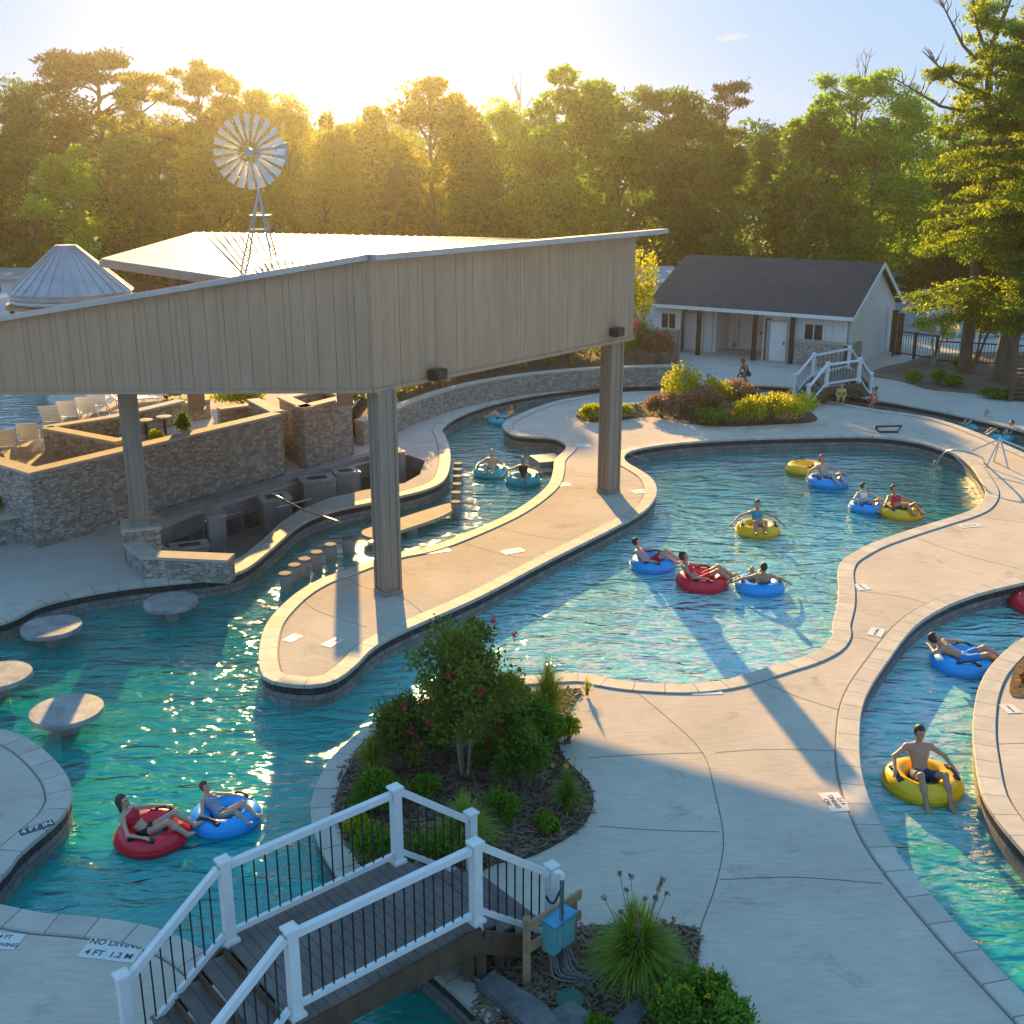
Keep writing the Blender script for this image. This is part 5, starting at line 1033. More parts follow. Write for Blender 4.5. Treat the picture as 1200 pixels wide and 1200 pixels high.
specs = [ # x, ytop, Y, kind, leaf, seed, wide, name, label
 (-30,95,104,'broad','oak',1,1.1,'oak_tree','broad dark tree cut by the left picture edge'),
 (12,108,106,'pine','pine',2,1.0,'pine_tree','thin-crowned pine at the far left of the treeline'),
 (48,104,100,'broad','oak',3,.9,'oak_tree','green broadleaf tree rising behind the cone-roofed kiosk, left of it'),
 (78,82,112,'pine','pine',2,1.2,'pine_tree','flat-topped pine above the kiosk cone'),
 (138,68,108,'pine','pine',4,1.35,'pine_tree','tallest flat-topped pine on the left with spreading bare limbs'),
 (98,170,94,'broad','bright',5,1.2,'understory_tree','lower green tree between kiosk and metal roof ridge'),
 (184,92,104,'pine','gold',2,1.0,'pine_tree','slanting pine just right of the tallest left pine'),
 (172,158,97,'broad','oak',1,1.3,'oak_tree','broad hazy tree above the left end of the metal roof'),
 (210,140,110,'broad','gold',3,1.2,'oak_tree','golden backlit tree left of the windmill'),
 (249,82,106,'pine','gold',4,.85,'pine_tree','narrow tall pine standing up left of the windmill wheel'),
 (292,98,112,'broad','gold',5,1.0,'oak_tree','gold-lit tree directly behind the windmill wheel'),
 (262,160,98,'broad','gold',1,1.2,'understory_tree','lower hazy tree behind the windmill tower'),
 (345,120,108,'broad','gold',3,.9,'oak_tree','gold-lit tree right of the windmill wheel'),
 (330,180,95,'conic','gold',6,1.2,'cedar_tree','low cone-shaped tree behind the windmill legs'),
 (398,136,103,'broad','gold',5,.75,'oak_tree','slender glowing yellow tree between windmill and the tall rounded crown'),
 (445,128,110,'broad','gold',1,1.0,'oak_tree','hazy golden tree left of the tall rounded crown'),
 (385,200,96,'broad','gold',3,1.4,'understory_tree','low hazy understory tree above the ribbed metal roof'),
 (510,98,105,'broad','gold',1,1.15,'oak_tree','tall rounded brown-gold crown in the middle of the treeline'),
 (545,115,113,'broad','gold',5,.9,'oak_tree','golden shoulder tree right of the tall rounded crown'),
 (470,190,94,'conic','pine',6,1.5,'cedar_tree','dark cone-shaped tree in haze above the roof middle'),
 (590,124,108,'broad','bright',3,.9,'oak_tree','yellow-green tree left of the leafy green dome'),
 (668,86,104,'broad','bright',5,1.15,'oak_tree','tall leafy green dome tree above the right part of the pavilion roof'),
 (640,150,97,'broad','bright',1,1.2,'oak_tree','bright spring-green tree in front of the green dome'),
 (712,205,92,'conic','bright',6,1.0,'cedar_tree','low cone-shaped bright tree at the pavilion roof tip'),
 (560,190,96,'broad','oak',3,1.3,'understory_tree','dark shaded tree just above the pavilion ridge'),
 (722,118,110,'broad','oak',3,.95,'oak_tree','olive tree right of the green dome'),
 (772,105,106,'pine','oak',4,1.0,'pine_tree','tall pine with a bare trunk right of the roof tip'),
 (792,112,101,'broad','oak',1,.9,'oak_tree','mid-green tree behind the left end of the changing building'),
 (840,101,118,'pine','pine',2,.9,'pine_tree','small bent pine top above the dark trees'),
 (835,150,98,'broad','oak',5,1.2,'oak_tree','broad shaded dark tree behind the changing building'),
 (885,150,104,'broad','oak',3,.9,'oak_tree','dark tree in the dip of the treeline'),
 (942,118,98,'broad','bright',5,1.0,'oak_tree','yellow-topped tree left of the dense right-hand wood'),
 (985,88,104,'pine','bright',4,1.1,'pine_tree','tall pine with golden top left of the big cedar'),
 (1010,140,94,'broad','bright',1,1.2,'oak_tree','bright green leafy tree behind the right end of the dark roof'),
 (960,215,88,'conic','oak',6,1.4,'cedar_tree','low dark evergreen behind the middle of the dark roof'),
 (1040,110,100,'broad','bright',3,1.0,'oak_tree','golden-green tree just left of the big cedar crown'),
 (1105,150,100,'broad','oak',5,1.2,'oak_tree','shaded tree seen behind the big cedar boughs'),
 (1180,120,96,'broad','oak',1,1.2,'oak_tree','dark tree behind the big cedar at the right edge'),
 (1260,100,100,'broad','oak',3,1.2,'oak_tree','tree just outside the right picture edge behind the cedar'),
 (398,122,116,'bare','oak',7,1.0,'bare_tree','leafless twiggy treetop right of the windmill'),
 (608,92,112,'bare','oak',7,.9,'bare_tree','leafless snag poking above the trees left of the green dome'),
 (992,72,106,'bare','oak',8,.9,'bare_tree','leafless snag above the golden pine near the right'),
]
for i, (x, yt, Y, kd, lf, sd, wd_, nm, lab) in enumerate(specs):
    place_tree(kd, lf, sd, x, yt, Y, Hfor(yt, Y)*(.945 if kd == 'pine' else .975), lab, WD if kd != 'bare' else None, nm, i*1.7, wd_*.95)
# the wood behind, one mass of trunks and leaf clumps
rng = np.random.default_rng(77); cen = []; rad = []; mb = MB()
for i in range(230):
    X = rng.uniform(-95, 105); Y = rng.uniform(114, 150); H_ = rng.uniform(10.5, 14.5)+max(0, (Y-114)*.05)
    if i % 2 == 0: mb.tube([(X, Y, -.3), (X+.2, Y, H_*.8)], [.22, .1], 5)
    for k in range(10): cen.append((X+rng.normal()*2, Y+rng.normal()*2, H_*rng.uniform(.12, .98))); rad.append((rng.uniform(1.0, 2.1), rng.uniform(1.0, 2.1), rng.uniform(.8, 1.5)))
for i in range(60):
    X = -88+i*3.1; cen_y = rng.uniform(97, 101)
    for k in range(5): cen.append((X+rng.normal()*1.2, cen_y+rng.normal(), rng.uniform(.6, 3.6))); rad.append((rng.uniform(.8, 1.6), 1.0, rng.uniform(.6, 1.2)))
V, F = leaf_arrays(np.array(cen), np.array(rad), 90, .62, rng, 1.5, shell=.3)
fw = npmesh('forest_foliage', V, F, LF['oak']); struct(fw, 'stuff'); struct(mb.build('forest_trunks', M['bark']), 'stuff')
# big cedar on the right
def cedar():
    p = Vector((24.4, 54.6, 0)); e = empty('cedar_tree', p, 0, 'huge golden-lit cedar with layered drooping boughs at the right edge', 'tree'); rng = np.random.default_rng(21); mb = MB()
    mb.tube([(0, 0, -.2), (.05, 0, 2), (.5, .1, 6), (.7, 0, 11), (.5, 0, 16)], [.62, .48, .38, .25, .08], 10); cen = []; rad = []
    for i in range(230):
        z = rng.uniform(3.0, 16.4); a = rng.uniform(0, 6.283); t = (z-3)/13.2; L = (6.6-2.4*t)*rng.uniform(.5, 1.05)*(1 if t < .8 else .75)
        if z < 5.2 and math.cos(a) > -.2: L *= .8
        x0 = .6*min(1, z/8); end = Vector((x0+math.cos(a)*L, math.sin(a)*L*.8, z-.05*L+rng.uniform(-.3, .5))); mid = Vector((x0+math.cos(a)*L*.5, math.sin(a)*L*.4, z+.3)); mb.tube([(x0, 0, z-.2), mid, end], [.085, .055, .015], 5)
        for k in range(8):
            f = .25+.75*(k/7)*rng.uniform(.9, 1.05); q = (Vector((x0, 0, z))*(1-f)**2+mid*2*f*(1-f)+end*f*f); sw = .3+.75*(1-abs(f-.6)); cen.append((q.x+rng.normal()*.22, q.y+rng.normal()*.22, q.z-.05)); rad.append((sw*.8, sw*.8, .2+.1*rng.random()))
    V, F = leaf_arrays(np.array(cen), np.array(rad), 120, .19, rng, 2.6, shell=.05, droop=.25)
    mb.build('trunk', M['bark'], e); npmesh('crown', V, F, LF['cedar'], e)
cedar()
def snag():   # grey bare limbs and dark tufts reaching left off the top of the cedar
    p = Vector((23.3, 56.8, 0)); e = empty('pine_tree', p, 0, 'tall dark-tufted pine with bare grey limbs above the cedar', 'tree'); rng = np.random.default_rng(5); mb = MB(); mb.tube([(0, 0, -.2), (0, 0, 9), (-.6, 0, 15.5), (.2, 0, 18)], [.35, .28, .16, .05], 8)
    for (bx_, bz, ex_, ez) in ((-.3, 12.5, -5.2, 14.2), (-.6, 14.5, -3.4, 17.6), (-.6, 15, -2.2, 18.6), (-.4, 13.5, -4.0, 15.4)):
        a = Vector((bx_, 0, bz)); b = Vector((ex_, -.5, ez)); m_ = a.lerp(b, .5)+Vector((0, 0, -.4)); mb.tube([a, m_, b], [.1, .07, .02], 6)
        for k in range(14): s_ = m_.lerp(b, rng.uniform(0, 1)); t = s_+Vector((rng.uniform(-.8, .3), rng.uniform(-.5, .5), rng.uniform(.2, 1.0))); mb.tube([s_, (s_+t)/2+Vector((.08, 0, .05)), t], [.028, .018, .006], 4)
    mb.build('trunk', M['bark'], e); cen = []; rad = []
    for k in range(110): cen.append((rng.uniform(-1.9, 4.6), rng.uniform(-1.2, 1.2), rng.uniform(12.6, 17.7))); rad.append((rng.uniform(.4, .8), rng.uniform(.4, .7), .28))
    for k in range(8): cen.append((rng.uniform(-3.2, -1.8), 0, rng.uniform(13.8, 14.8))); rad.append((.6, .5, .25))
    V, F = leaf_arrays(np.array(cen), np.array(rad), 110, .26, rng, 2.6, shell=.1, up=.2); npmesh('crown', V, F, LF['cedar'], e)
snag()
def smalltree(x, y, H, label, m='crape', sd=1, forks=3):
    p = G(x, y); e = empty('small_tree', p, 0, label, 'small tree', 'slim trees in the soil bed'); rng = np.random.default_rng(sd); mb = MB(); cen = []; rad = []
    for k in range(forks): a = rng.uniform(0, 6.28); t = Vector((math.cos(a)*.6, math.sin(a)*.5, H*.7)); mb.tube([(0, 0, -.1), t*.5, t], [.09, .06, .04], 6); cen += [tuple(t+Vector((rng.normal()*.5, rng.normal()*.5, rng.uniform(-.2, .8)))) for _ in range(5)]
    rad = [(.5, .5, .35)]*len(cen); V, F = leaf_arrays(np.array(cen), np.array(rad), 60, .2, rng, 2, shell=.1); mb.build('trunk', M['palebark' if m != 'crape' else 'bark'], e); npmesh('crown', V, F, LF[m], e)
smalltree(1094, 428, 2.6, 'slim dark-trunked tree left of the big cedar trunk', 'cedar', 3, 2); smalltree(1142, 428, 3.0, 'pale multi-stem tree beside the big cedar trunk', 'crape', 4, 5)

# ------------------------------------------------------------ people: one continuous surface per body, grown from blended limb shapes
def sd_cone(Pn, a, b, r1, r2):
    a = np.array(a, float); b = np.array(b, float); ba = b-a; L = max(1e-6, ba@ba); t = np.clip(((Pn-a)@ba)/L, 0, 1)
    return np.linalg.norm(Pn-a-t[..., None]*ba, axis=-1)-(r1+(r2-r1)*t)
def sd_ell(Pn, c, r, Rm=None):
    q = Pn-np.array(c); 
    if Rm is not None: q = q@Rm
    k0 = np.linalg.norm(q/np.array(r), axis=-1); k1 = np.linalg.norm(q/(np.array(r)**2), axis=-1)+1e-9
    return k0*(k0-1)/k1
def smin(a, b, k): h = np.maximum(k-np.abs(a-b), 0)/k; return np.minimum(a, b)-h*h*k*.25
def surf_nets(f, o, c):
    s = f < 0; nx, ny, nz = f.shape; C = np.zeros((nx-1, ny-1, nz-1), np.int8)
    for i in (0, 1):
        for j in (0, 1):
            for k in (0, 1): C += s[i:nx-1+i, j:ny-1+j, k:nz-1+k]
    act = (C > 0) & (C < 8); idx = -np.ones(act.shape, np.int64); ii = np.argwhere(act); idx[act] = np.arange(len(ii))
    acc = np.zeros((len(ii), 3)); cnt = np.zeros(len(ii)); cor = [(i, j, k) for i in (0, 1) for j in (0, 1) for k in (0, 1)]
    for A in cor:
        for ax in range(3):
            if A[ax]: continue
            B = list(A); B[ax] = 1
            fa = f[ii[:, 0]+A[0], ii[:, 1]+A[1], ii[:, 2]+A[2]]; fb = f[ii[:, 0]+B[0], ii[:, 1]+B[1], ii[:, 2]+B[2]]
            m = (fa < 0) != (fb < 0); t = np.where(m, fa/(fa-fb+1e-12), 0); p = np.tile(np.array(A, float), (len(ii), 1)); p[:, ax] = t; acc[m] += p[m]; cnt[m] += 1
    V = (ii+acc/np.maximum(cnt, 1)[:, None])*c+o; F = []
    for ax in range(3):
        a1, a2 = [(1, 2), (2, 0), (0, 1)][ax]
        sl0 = [slice(1, -1)]*3; sl0[ax] = slice(0, -1); sl1 = [slice(1, -1)]*3; sl1[ax] = slice(1, None)
        fa = s[tuple(sl0)]; fb = s[tuple(sl1)]; e = np.argwhere(fa != fb); 
        if not len(e): continue
        inside_first = fa[e[:, 0], e[:, 1], e[:, 2]]; g = e.copy()
        for q in range(3):
            if q != ax: g[:, q] += 1
        def at(d1, d2): h = g.copy(); h[:, a1] -= d1; h[:, a2] -= d2; return idx[h[:, 0], h[:, 1], h[:, 2]]
        q = np.stack([at(1, 1), at(0, 1), at(0, 0), at(1, 0)], 1); q[~inside_first] = q[~inside_first][:, ::-1]; F.append(q)
    F = np.concatenate(F); return V, F[(F >= 0).all(1)]
SKIN = {'tan': mat('tan_skin', (.44, .235, .145), .5, (.50, .28, .18), 6), 'fair': mat('fair_skin', (.56, .34, .24), .5, (.62, .40, .29), 6), 'dark': mat('brown_skin', (.30, .15, .085), .5, (.35, .18, .11), 6)}
HAIR = {'dark': mat('dark_hair', (.022, .014, .010), .6, (.05, .032, .022), 30), 'brown': mat('brown_hair', (.075, .035, .018), .6, (.12, .06, .03), 30), 'blond': mat('fair_hair', (.30, .19, .09), .6, (.38, .26, .13), 30), 'red': mat('red_cap', (.62, .03, .05), .7)}
def clothm(n, c, c2=None, sc_=6): return mat(n, c, .75, c2 or tuple(x*1.2 for x in c), sc_)
CL = {'navy': clothm('navy_cloth', (.02, .05, .13)), 'red': clothm('red_cloth', (.55, .015, .04)), 'black': clothm('black_cloth', (.015, .015, .018)), 'blue': clothm('blue_cloth', (.02, .22, .55)), 'white': clothm('white_cloth', (.7, .7, .7)), 'teal': clothm('teal_cloth', (.02, .30, .40)), 'yellow': clothm('yellow_cloth', (.7, .45, .02)), 'grey': clothm('grey_cloth', (.25, .25, .27))}
def stripem(name, c1, c2, freq, ax=2):
    m, n, p = _m(name); tc = nd(n, 'ShaderNodeTexCoord'); wv = nd(n, 'ShaderNodeTexWave', wave_type='BANDS', bands_direction='XYZ'[ax]); wv.inputs['Scale'].default_value = freq
    n.links.new(tc.outputs['Object'], wv.inputs[0]); r = nd(n, 'ShaderNodeValToRGB'); r.color_ramp.interpolation = 'CONSTANT'; r.color_ramp.elements[1].position = .5; r.color_ramp.elements[0].color = (*c1, 1); r.color_ramp.elements[1].color = (*c2, 1)
    n.links.new(wv.outputs[0], r.inputs[0]); n.links.new(r.outputs[0], p.inputs['Base Color']); p.inputs['Roughness'].default_value = .75; return m
CL['stripe'] = stripem('striped_cloth', (.03, .08, .2), (.55, .62, .7), 14); CL['redstripe'] = stripem('red_striped_cloth', (.55, .02, .05), (.75, .7, .68), 12)
POSES = {
 # x towards the feet, y to the person's left, z up; metres from the tube centre at water level
 'recline': dict(pel=(-.10, 0, .13), chest=(-.36, 0, .40), neck=(-.46, 0, .57), head=(-.48, 0, .72), face=(.93, 0, .36), sh=.185, el=[(-.22, .46, .36), (-.22, -.46, .36)], ha=[(.06, .50, .36), (.06, -.50, .36)], kn=[(.36, .15, .46), (.36, -.15, .46)], an=[(.72, .14, .24), (.70, -.13, .22)], toe=[(.84, .16, .30), (.82, -.15, .28)]),
 'upright': dict(pel=(-.10, 0, .16), chest=(-.27, 0, .50), neck=(-.32, 0, .70), head=(-.32, 0, .86), face=(.98, .12, .05), sh=.20, el=[(-.24, .43, .46), (-.24, -.43, .46)], ha=[(.03, .50, .36), (.03, -.50, .36)], kn=[(.36, .20, .44), (.36, -.20, .44)], an=[(.70, .21, .04), (.70, -.18, .02)], toe=[(.84, .24, -.02), (.84, -.2, -.03)]),
 'spread': dict(pel=(-.08, 0, .14), chest=(-.30, 0, .43), neck=(-.38, 0, .61), head=(-.39, 0, .77), face=(.97, 0, .2), sh=.19, el=[(-.30, .50, .42), (-.30, -.50, .42)], ha=[(-.10, .74, .24), (-.10, -.74, .24)], kn=[(.38, .15, .44), (.38, -.15, .44)], an=[(.72, .12, .22), (.72, -.12, .20)], toe=[(.84, .14, .26), (.84, -.14, .25)]),
 'flat': dict(pel=(.0, 0, .20), chest=(-.36, 0, .36), neck=(-.50, 0, .47), head=(-.60, 0, .58), face=(.6, .25, .75), sh=.185, el=[(-.35, .45, .36), (-.62, -.38, .42)], ha=[(-.10, .40, .40), (-.70, -.10, .45)], kn=[(.38, .12, .42), (.40, -.20, .40)], an=[(.72, .10, .24), (.66, -.12, .26)], toe=[(.80, .12, .34), (.76, -.15, .34)]),
 'reach': dict(pel=(-.08, 0, .14), chest=(-.28, .03, .45), neck=(-.33, .05, .64), head=(-.32, .07, .80), face=(.7, .7, .1), sh=.19, el=[(-.10, .50, .42), (-.24, -.45, .40)], ha=[(.02, .86, .30), (.0, -.50, .36)], kn=[(.36, .16, .44), (.36, -.16, .42)], an=[(.68, .14, .14), (.66, -.15, .12)], toe=[(.80, .16, .14), (.78, -.17, .12)]),
 'stand': dict(pel=(0, 0, .92), chest=(0, 0, 1.25), neck=(0, 0, 1.45), head=(.02, 0, 1.62), face=(1, 0, 0), sh=.19, el=[(.02, .29, 1.17), (.02, -.29, 1.17)], ha=[(.12, .33, .92), (.12, -.33, .92)], kn=[(.03, .11, .49), (.0, -.11, .49)], an=[(0, .12, .08), (-.05, -.12, .08)], toe=[(.14, .14, .03), (.1, -.14, .03)]),
 'crouch': dict(pel=(0, 0, .45), chest=(.18, 0, .78), neck=(.26, 0, .95), head=(.34, 0, 1.10), face=(.9, 0, -.4), sh=.19, el=[(.30, .26, .60), (.30, -.26, .60)], ha=[(.45, .16, .42), (.45, -.16, .42)], kn=[(.34, .16, .50), (.30, -.16, .48)], an=[(.10, .14, .08), (.06, -.14, .08)], toe=[(.26, .16, .03), (.22, -.16, .03)]),
 'swim': dict(pel=(-.25, 0, -.25), chest=(.0, 0, -.08), neck=(.12, 0, .05), head=(.18, 0, .17), face=(.95, 0, .1), sh=.19, el=[(.20, .36, -.04), (.18, -.36, -.04)], ha=[(.46, .42, .02), (.44, -.42, .02)], kn=[(-.60, .12, -.50), (-.66, -.12, -.42)], an=[(-1.0, .12, -.55), (-1.06, -.12, -.5)], toe=[(-1.12, .13, -.6), (-1.18, -.13, -.55)]),
}
def person(pose, skin, hair, top=None, bottom=None, parentloc=(0, 0, WZ), rz=0, scale=1.0, cell=.022, fem=False, longhair=False, label='', group=None, cap=False, cat='person', under=None):
    D = POSES[pose]; A = lambda k: np.array(D[k], float)
    pel, chest, neck, head = A('pel'), A('chest'), A('neck'), A('head'); fdir = A('face'); fdir /= np.linalg.norm(fdir); Y_ = np.array([0, 1., 0])
    up = head-neck; up /= np.linalg.norm(up); up = up-fdir*(up@fdir); up /= np.linalg.norm(up); side = np.cross(up, fdir); Rm = np.stack([fdir, side, up], 1)
    fine = cell < .013; sw = D['sh']*(.9 if fem else 1); prims = []
    def C(a, b, r1, r2, k=.04): prims.append((lambda Pn: sd_cone(Pn, a, b, r1, r2), np.minimum(a, b)-max(r1, r2), np.maximum(a, b)+max(r1, r2), k))
    def E(c, r, k=.03, Rr=None): prims.append((lambda Pn: sd_ell(Pn, c, r, Rr), np.array(c)-max(r), np.array(c)+max(r), k))
    spd = chest-pel; spd /= np.linalg.norm(spd); fwd = np.cross(Y_, spd); Rt = np.stack([fwd, Y_, spd], 1)
    waist = pel*.55+chest*.45
    E(pel, (.105, .155 if not fem else .165, .12), .06, Rt); E(waist, (.092, .125 if fem else .14, .14), .07, Rt); E(chest, (.112, .158 if fem else .178, .17), .07, Rt)
    if fem:
        for s in (1, -1): E(chest+fwd*.085+Y_*s*.075+spd*.01, (.055, .055, .05), .04)
    else:
        for s in (1, -1): E(chest+fwd*.07+Y_*s*.08+spd*.04, (.05, .075, .06), .04, Rt)
    shc = chest+spd*.11
    C(shc+Y_*sw*.55, shc-Y_*sw*.55, .075, .075, .06); C(neck-up*.06, head-up*.05, .056, .05, .04)
    E(head, (.098, .078, .118), .03, Rm); E(head+fdir*.035-up*.065, (.055, .05, .05), .03, Rm)
    E(head+fdir*.103-up*.018, (.02, .013, .022), .012, Rm)
    for s in (1, -1): E(head+side*s*.08-up*.01, (.018, .012, .028), .008, Rm); E(head+fdir*.082+side*s*.033+up*.025, (.016, .024, .009), .015, Rm)
    E(head+fdir*.09-up*.06, (.014, .026, .010), .012, Rm)
    for q, s in ((0, 1), (1, -1)):
        sh = shc+Y_*s*sw; el, ha, kn, an, toe = [np.array(D[k][q], float) for k in ('el', 'ha', 'kn', 'an', 'toe')]
        ar = .85 if fem else 1.0
        E(sh, (.062*ar,)*3, .05); C(sh, el, .052*ar, .038*ar); C(el, ha, .041*ar, .026*ar, .03)
        hd = ha-el; hd /= np.linalg.norm(hd); pw = np.cross(hd, np.array([0, 0, 1.])); pw /= np.linalg.norm(pw)+1e-9; dn = np.cross(pw, hd); dn = dn if dn[2] < 0 else -dn
        pc = ha+hd*.045; E(pc, (.048, .040, .017), .02, np.stack([hd, pw, dn], 1))
        for k in range(4):
            b = pc+hd*.035+pw*(.030-.020*k); Lf = (.040, .045, .042, .032)[k]; m_ = b+hd*Lf*.75+dn*.012; t = m_+hd*Lf*.35+dn*.03; rr = .0095
            C(b, m_, rr, rr, .008); C(m_, t, rr*.95, rr*.8, .006)
        th = pw*(1 if (pw@Y_)*s < 0 else -1); b = ha+hd*.02+th*.03; C(b, b+th*.025+hd*.03+dn*.01, .012, .010, .01); C(b+th*.025+hd*.03+dn*.01, b+th*.02+hd*.055+dn*.025, .010, .009, .006)
        hip = pel+Y_*s*.09; C(hip, kn, .088 if not fem else .086, .055, .06); C(kn, kn*.62+an*.38, .054, .056, .04); C(kn*.62+an*.38, an, .056, .036, .04)
        heel = an-(toe-an)*.25; C(an, (an+toe)/2, .036, .034, .03); C((an+toe)/2, toe, .034, .024, .03); C(heel, an, .03, .034, .03)
    lo = np.min([p[1] for p in prims], 0)-.08; hi = np.max([p[2] for p in prims], 0)+.08; n = np.ceil((hi-lo)/cell).astype(int)+1
    gx = [lo[i]+np.arange(n[i])*cell for i in range(3)]; Pn = np.stack(np.meshgrid(*gx, indexing='ij'), -1); f = np.full(tuple(n), 1.0)
    for fn_, l, h, k in prims:
        a = np.maximum(0, np.floor((l-lo-.08)/cell).astype(int)); b = np.minimum(n, np.ceil((h-lo+.08)/cell).astype(int)+1); s_ = tuple(slice(a[i], b[i]) for i in range(3))
        f[s_] = smin(f[s_], fn_(Pn[s_]), k)
    e = empty('person', parentloc, rz, label, cat, group)
    e.scale = (scale,)*3
    V, F = surf_nets(f, lo, cell); npmesh('body', V, F, SKIN[skin], e, smooth=True)
    hc = head+up*.02-fdir*.012; 
    hf = np.maximum(sd_ell(Pn, hc, (.110, .090, .118), Rm), -np.minimum((Pn-head)@up-.045+.0*f, 1) if False else -f*0-1)
    q = Pn-head; qf = q@fdir; qu = q@up; cut = np.minimum(np.maximum(qf-.035, -(qu-.06)) if False else 1e9, 1e9)
    face_keep = np.minimum(qf-.028, .062-qu)      # positive in the face area
    hf = np.maximum(sd_ell(Pn, hc, (.112, .092, .120), Rm), face_keep); hf = np.maximum(hf, -(qu+.09))
    if longhair: hf = smin(hf, sd_cone(Pn, head-fdir*.07-up*.02, head-fdir*.115-up*.24, .065, .035), .04)
    V, F = surf_nets(hf, lo, cell)
    if len(F): npmesh('cap' if cap else 'hair', V, F, HAIR[hair], e, smooth=True)
    if cap:
        mb = MB(); b0 = head+fdir*.08+up*.05; mb.hexa([tuple(b0+side*.06-up*.005), tuple(b0-side*.06-up*.005), tuple(b0-side*.04+fdir*.07-up*.015), tuple(b0+side*.04+fdir*.07-up*.015), tuple(b0+side*.06+up*.005), tuple(b0-side*.06+up*.005), tuple(b0-side*.04+fdir*.07-up*.005), tuple(b0+side*.04+fdir*.07-up*.005)]); mb.build('cap_brim', HAIR[hair], e)
    if fine:
        for s in (1, -1):
            mb = MB(); c_ = head+fdir*.088+side*s*.033+up*.006; mb.lathe([(.001, -.008), (.008, -.005), (.010, 0), (.008, .005), (.001, .008)], tuple(c_), 10, False); mb.build('eye', HAIR['dark'], e, True)
    if bottom:
        reg = np.minimum(sd_ell(Pn, pel, (.16, .22, .12), Rt), 1)
        for q_, s in ((0, 1), (1, -1)):
            kn = np.array(D['kn'][q_]); hip = pel+Y_*s*.09; ln_ = .5 if not fem else .12; reg = np.minimum(reg, sd_cone(Pn, hip, hip*(1-ln_)+kn*ln_, .13, .11))
        V, F = surf_nets(np.maximum(f-(.014 if not fem else .006), reg), lo, cell); npmesh('trunks' if not fem else 'swim_bottom', V, F, CL[bottom], e, smooth=True)
    if top:
        hh = -((Pn-(chest-spd*(.30 if top in ('stripe', 'redstripe', 'red1', 'yellow', 'black') else .12)))@spd); h2 = (Pn-(chest+spd*.10))@spd; h3 = np.abs((Pn-chest)@Y_)-(.165)
        V, F = surf_nets(np.maximum(np.maximum(f-.008, hh), np.maximum(h2, h3)), lo, cell)
        if len(F): npmesh('swim_top', V, F, CL[top], e, smooth=True)
    return e
def tube(x, y, col, dia_px, rz, label, tilt=(0, 0), handles=True):
    p = G(x, y, WZ+.12); f = p.y*cs+(CAMH-p.z)*sn; D_ = dia_px/FPX*f; D_ = min(1.42, max(1.15, D_)); s = D_/1.30
    p = Vector((p.x, p.y, WZ)); e = empty('swim_ring', p, rz, label, 'swim ring', 'swim rings on the water'); e.scale = (s, s, s); e.rotation_euler = (R(tilt[0]), R(tilt[1]), rz)
    mb = MB(); NR, nr = 48, 18; Rr, r = .445, .20; V = []; F = []
    for i in range(NR):
        a = 2*math.pi*i/NR
        for j in range(nr):
            b = 2*math.pi*j/nr; w_ = 1+.012*math.cos(a*24); q = r*w_*(1-.03*math.sin(b*3)); V.append(((Rr+q*math.cos(b))*math.cos(a), (Rr+q*math.cos(b))*math.sin(a), .115+q*.92*math.sin(b)))
    for i in range(NR):
        for j in range(nr): F.append((i*nr+j, ((i+1) % NR)*nr+j, ((i+1) % NR)*nr+(j+1) % nr, i*nr+(j+1) % nr))
    npmesh('ring', V, F, M[col], e, smooth=True)
    mb = MB(); pts = [(.655*math.cos(a), .655*math.sin(a), .115) for a in [2*math.pi*k/48 for k in range(49)]]; mb.tube(pts, .008, 5, False); mb.build('seam', M[col], e, True)
    mb = MB(); mb.lathe([(.022, 0), (.022, .02), (.012, .024), (.01, .035), (.001, .036)], (-.40, .16, .298), 10); mb.build('valve', M['white'], e)
    if handles:
        for s_ in (1, -1):
            mb = MB(); P_ = [(.20, s_*.47, .27), (.14, s_*.475, .325), (.02, s_*.48, .345), (-.10, s_*.475, .325), (-.16, s_*.47, .27)]; mb.tube(P_, [.02, .026, .026, .026, .02], 8); mb.box(.15, .25, s_*.47-.05, s_*.47+.05, .27, .315); mb.box(-.21, -.11, s_*.47-.05, s_*.47+.05, .27, .315); mb.build('handle', M['handle'], e)
    return e, s
def rider(x, y, col, dia, rz, pose, skin, hair, top, bottom, lt, lp, cell=.022, sc_=1.0, tilt=(0, 0), **k):
    e, s = tube(x, y, col, dia, R(rz), lt, tilt)
    pe_ = person(pose, skin, hair, top, bottom, tuple(e.location), R(rz), s*sc_, cell, label=lp, group='people in the pools', **k)
    pe_.rotation_euler = (R(tilt[0]), R(tilt[1]), R(rz)); return e
rider(1081, 916, 't_yellow', 91, -88, 'upright', 'tan', 'dark', None, 'navy', 'large yellow ring in the right river carrying the shirtless man facing the camera', 'shirtless man in navy shorts sitting in the near yellow ring on the right river', .0105)
rider(1129, 776, 't_blue', 78, -14, 'flat', 'tan', 'dark', None, 'blue', 'blue ring in the right river beside the small right island', 'dark-haired person in blue trunks lying back in the right river', .0115)
rider(179, 976, 't_red', 88, -6, 'recline', 'fair', 'brown', 'red', 'black', 'red ring in the left pool near the footbridge', 'long-haired woman in a red and black swimsuit in the red ring of the left pool', .0105, fem=True, longhair=True, tilt=(0, 0))
rider(264, 956, 't_blue', 84, -24, 'recline', 'fair', 'brown', 'stripe', 'grey', 'blue ring touching feet with the red ring in the left pool', 'child in a striped swimsuit sitting in the blue ring of the left pool', .0105, .86, fem=True)
rider(765, 660, 't_blue', 54, -12, 'recline', 'fair', 'dark', 'redstripe', 'red', 'blue ring closest to the island wall in the main pool', 'person in a red-striped top in the main pool ring closest to the island', .016)
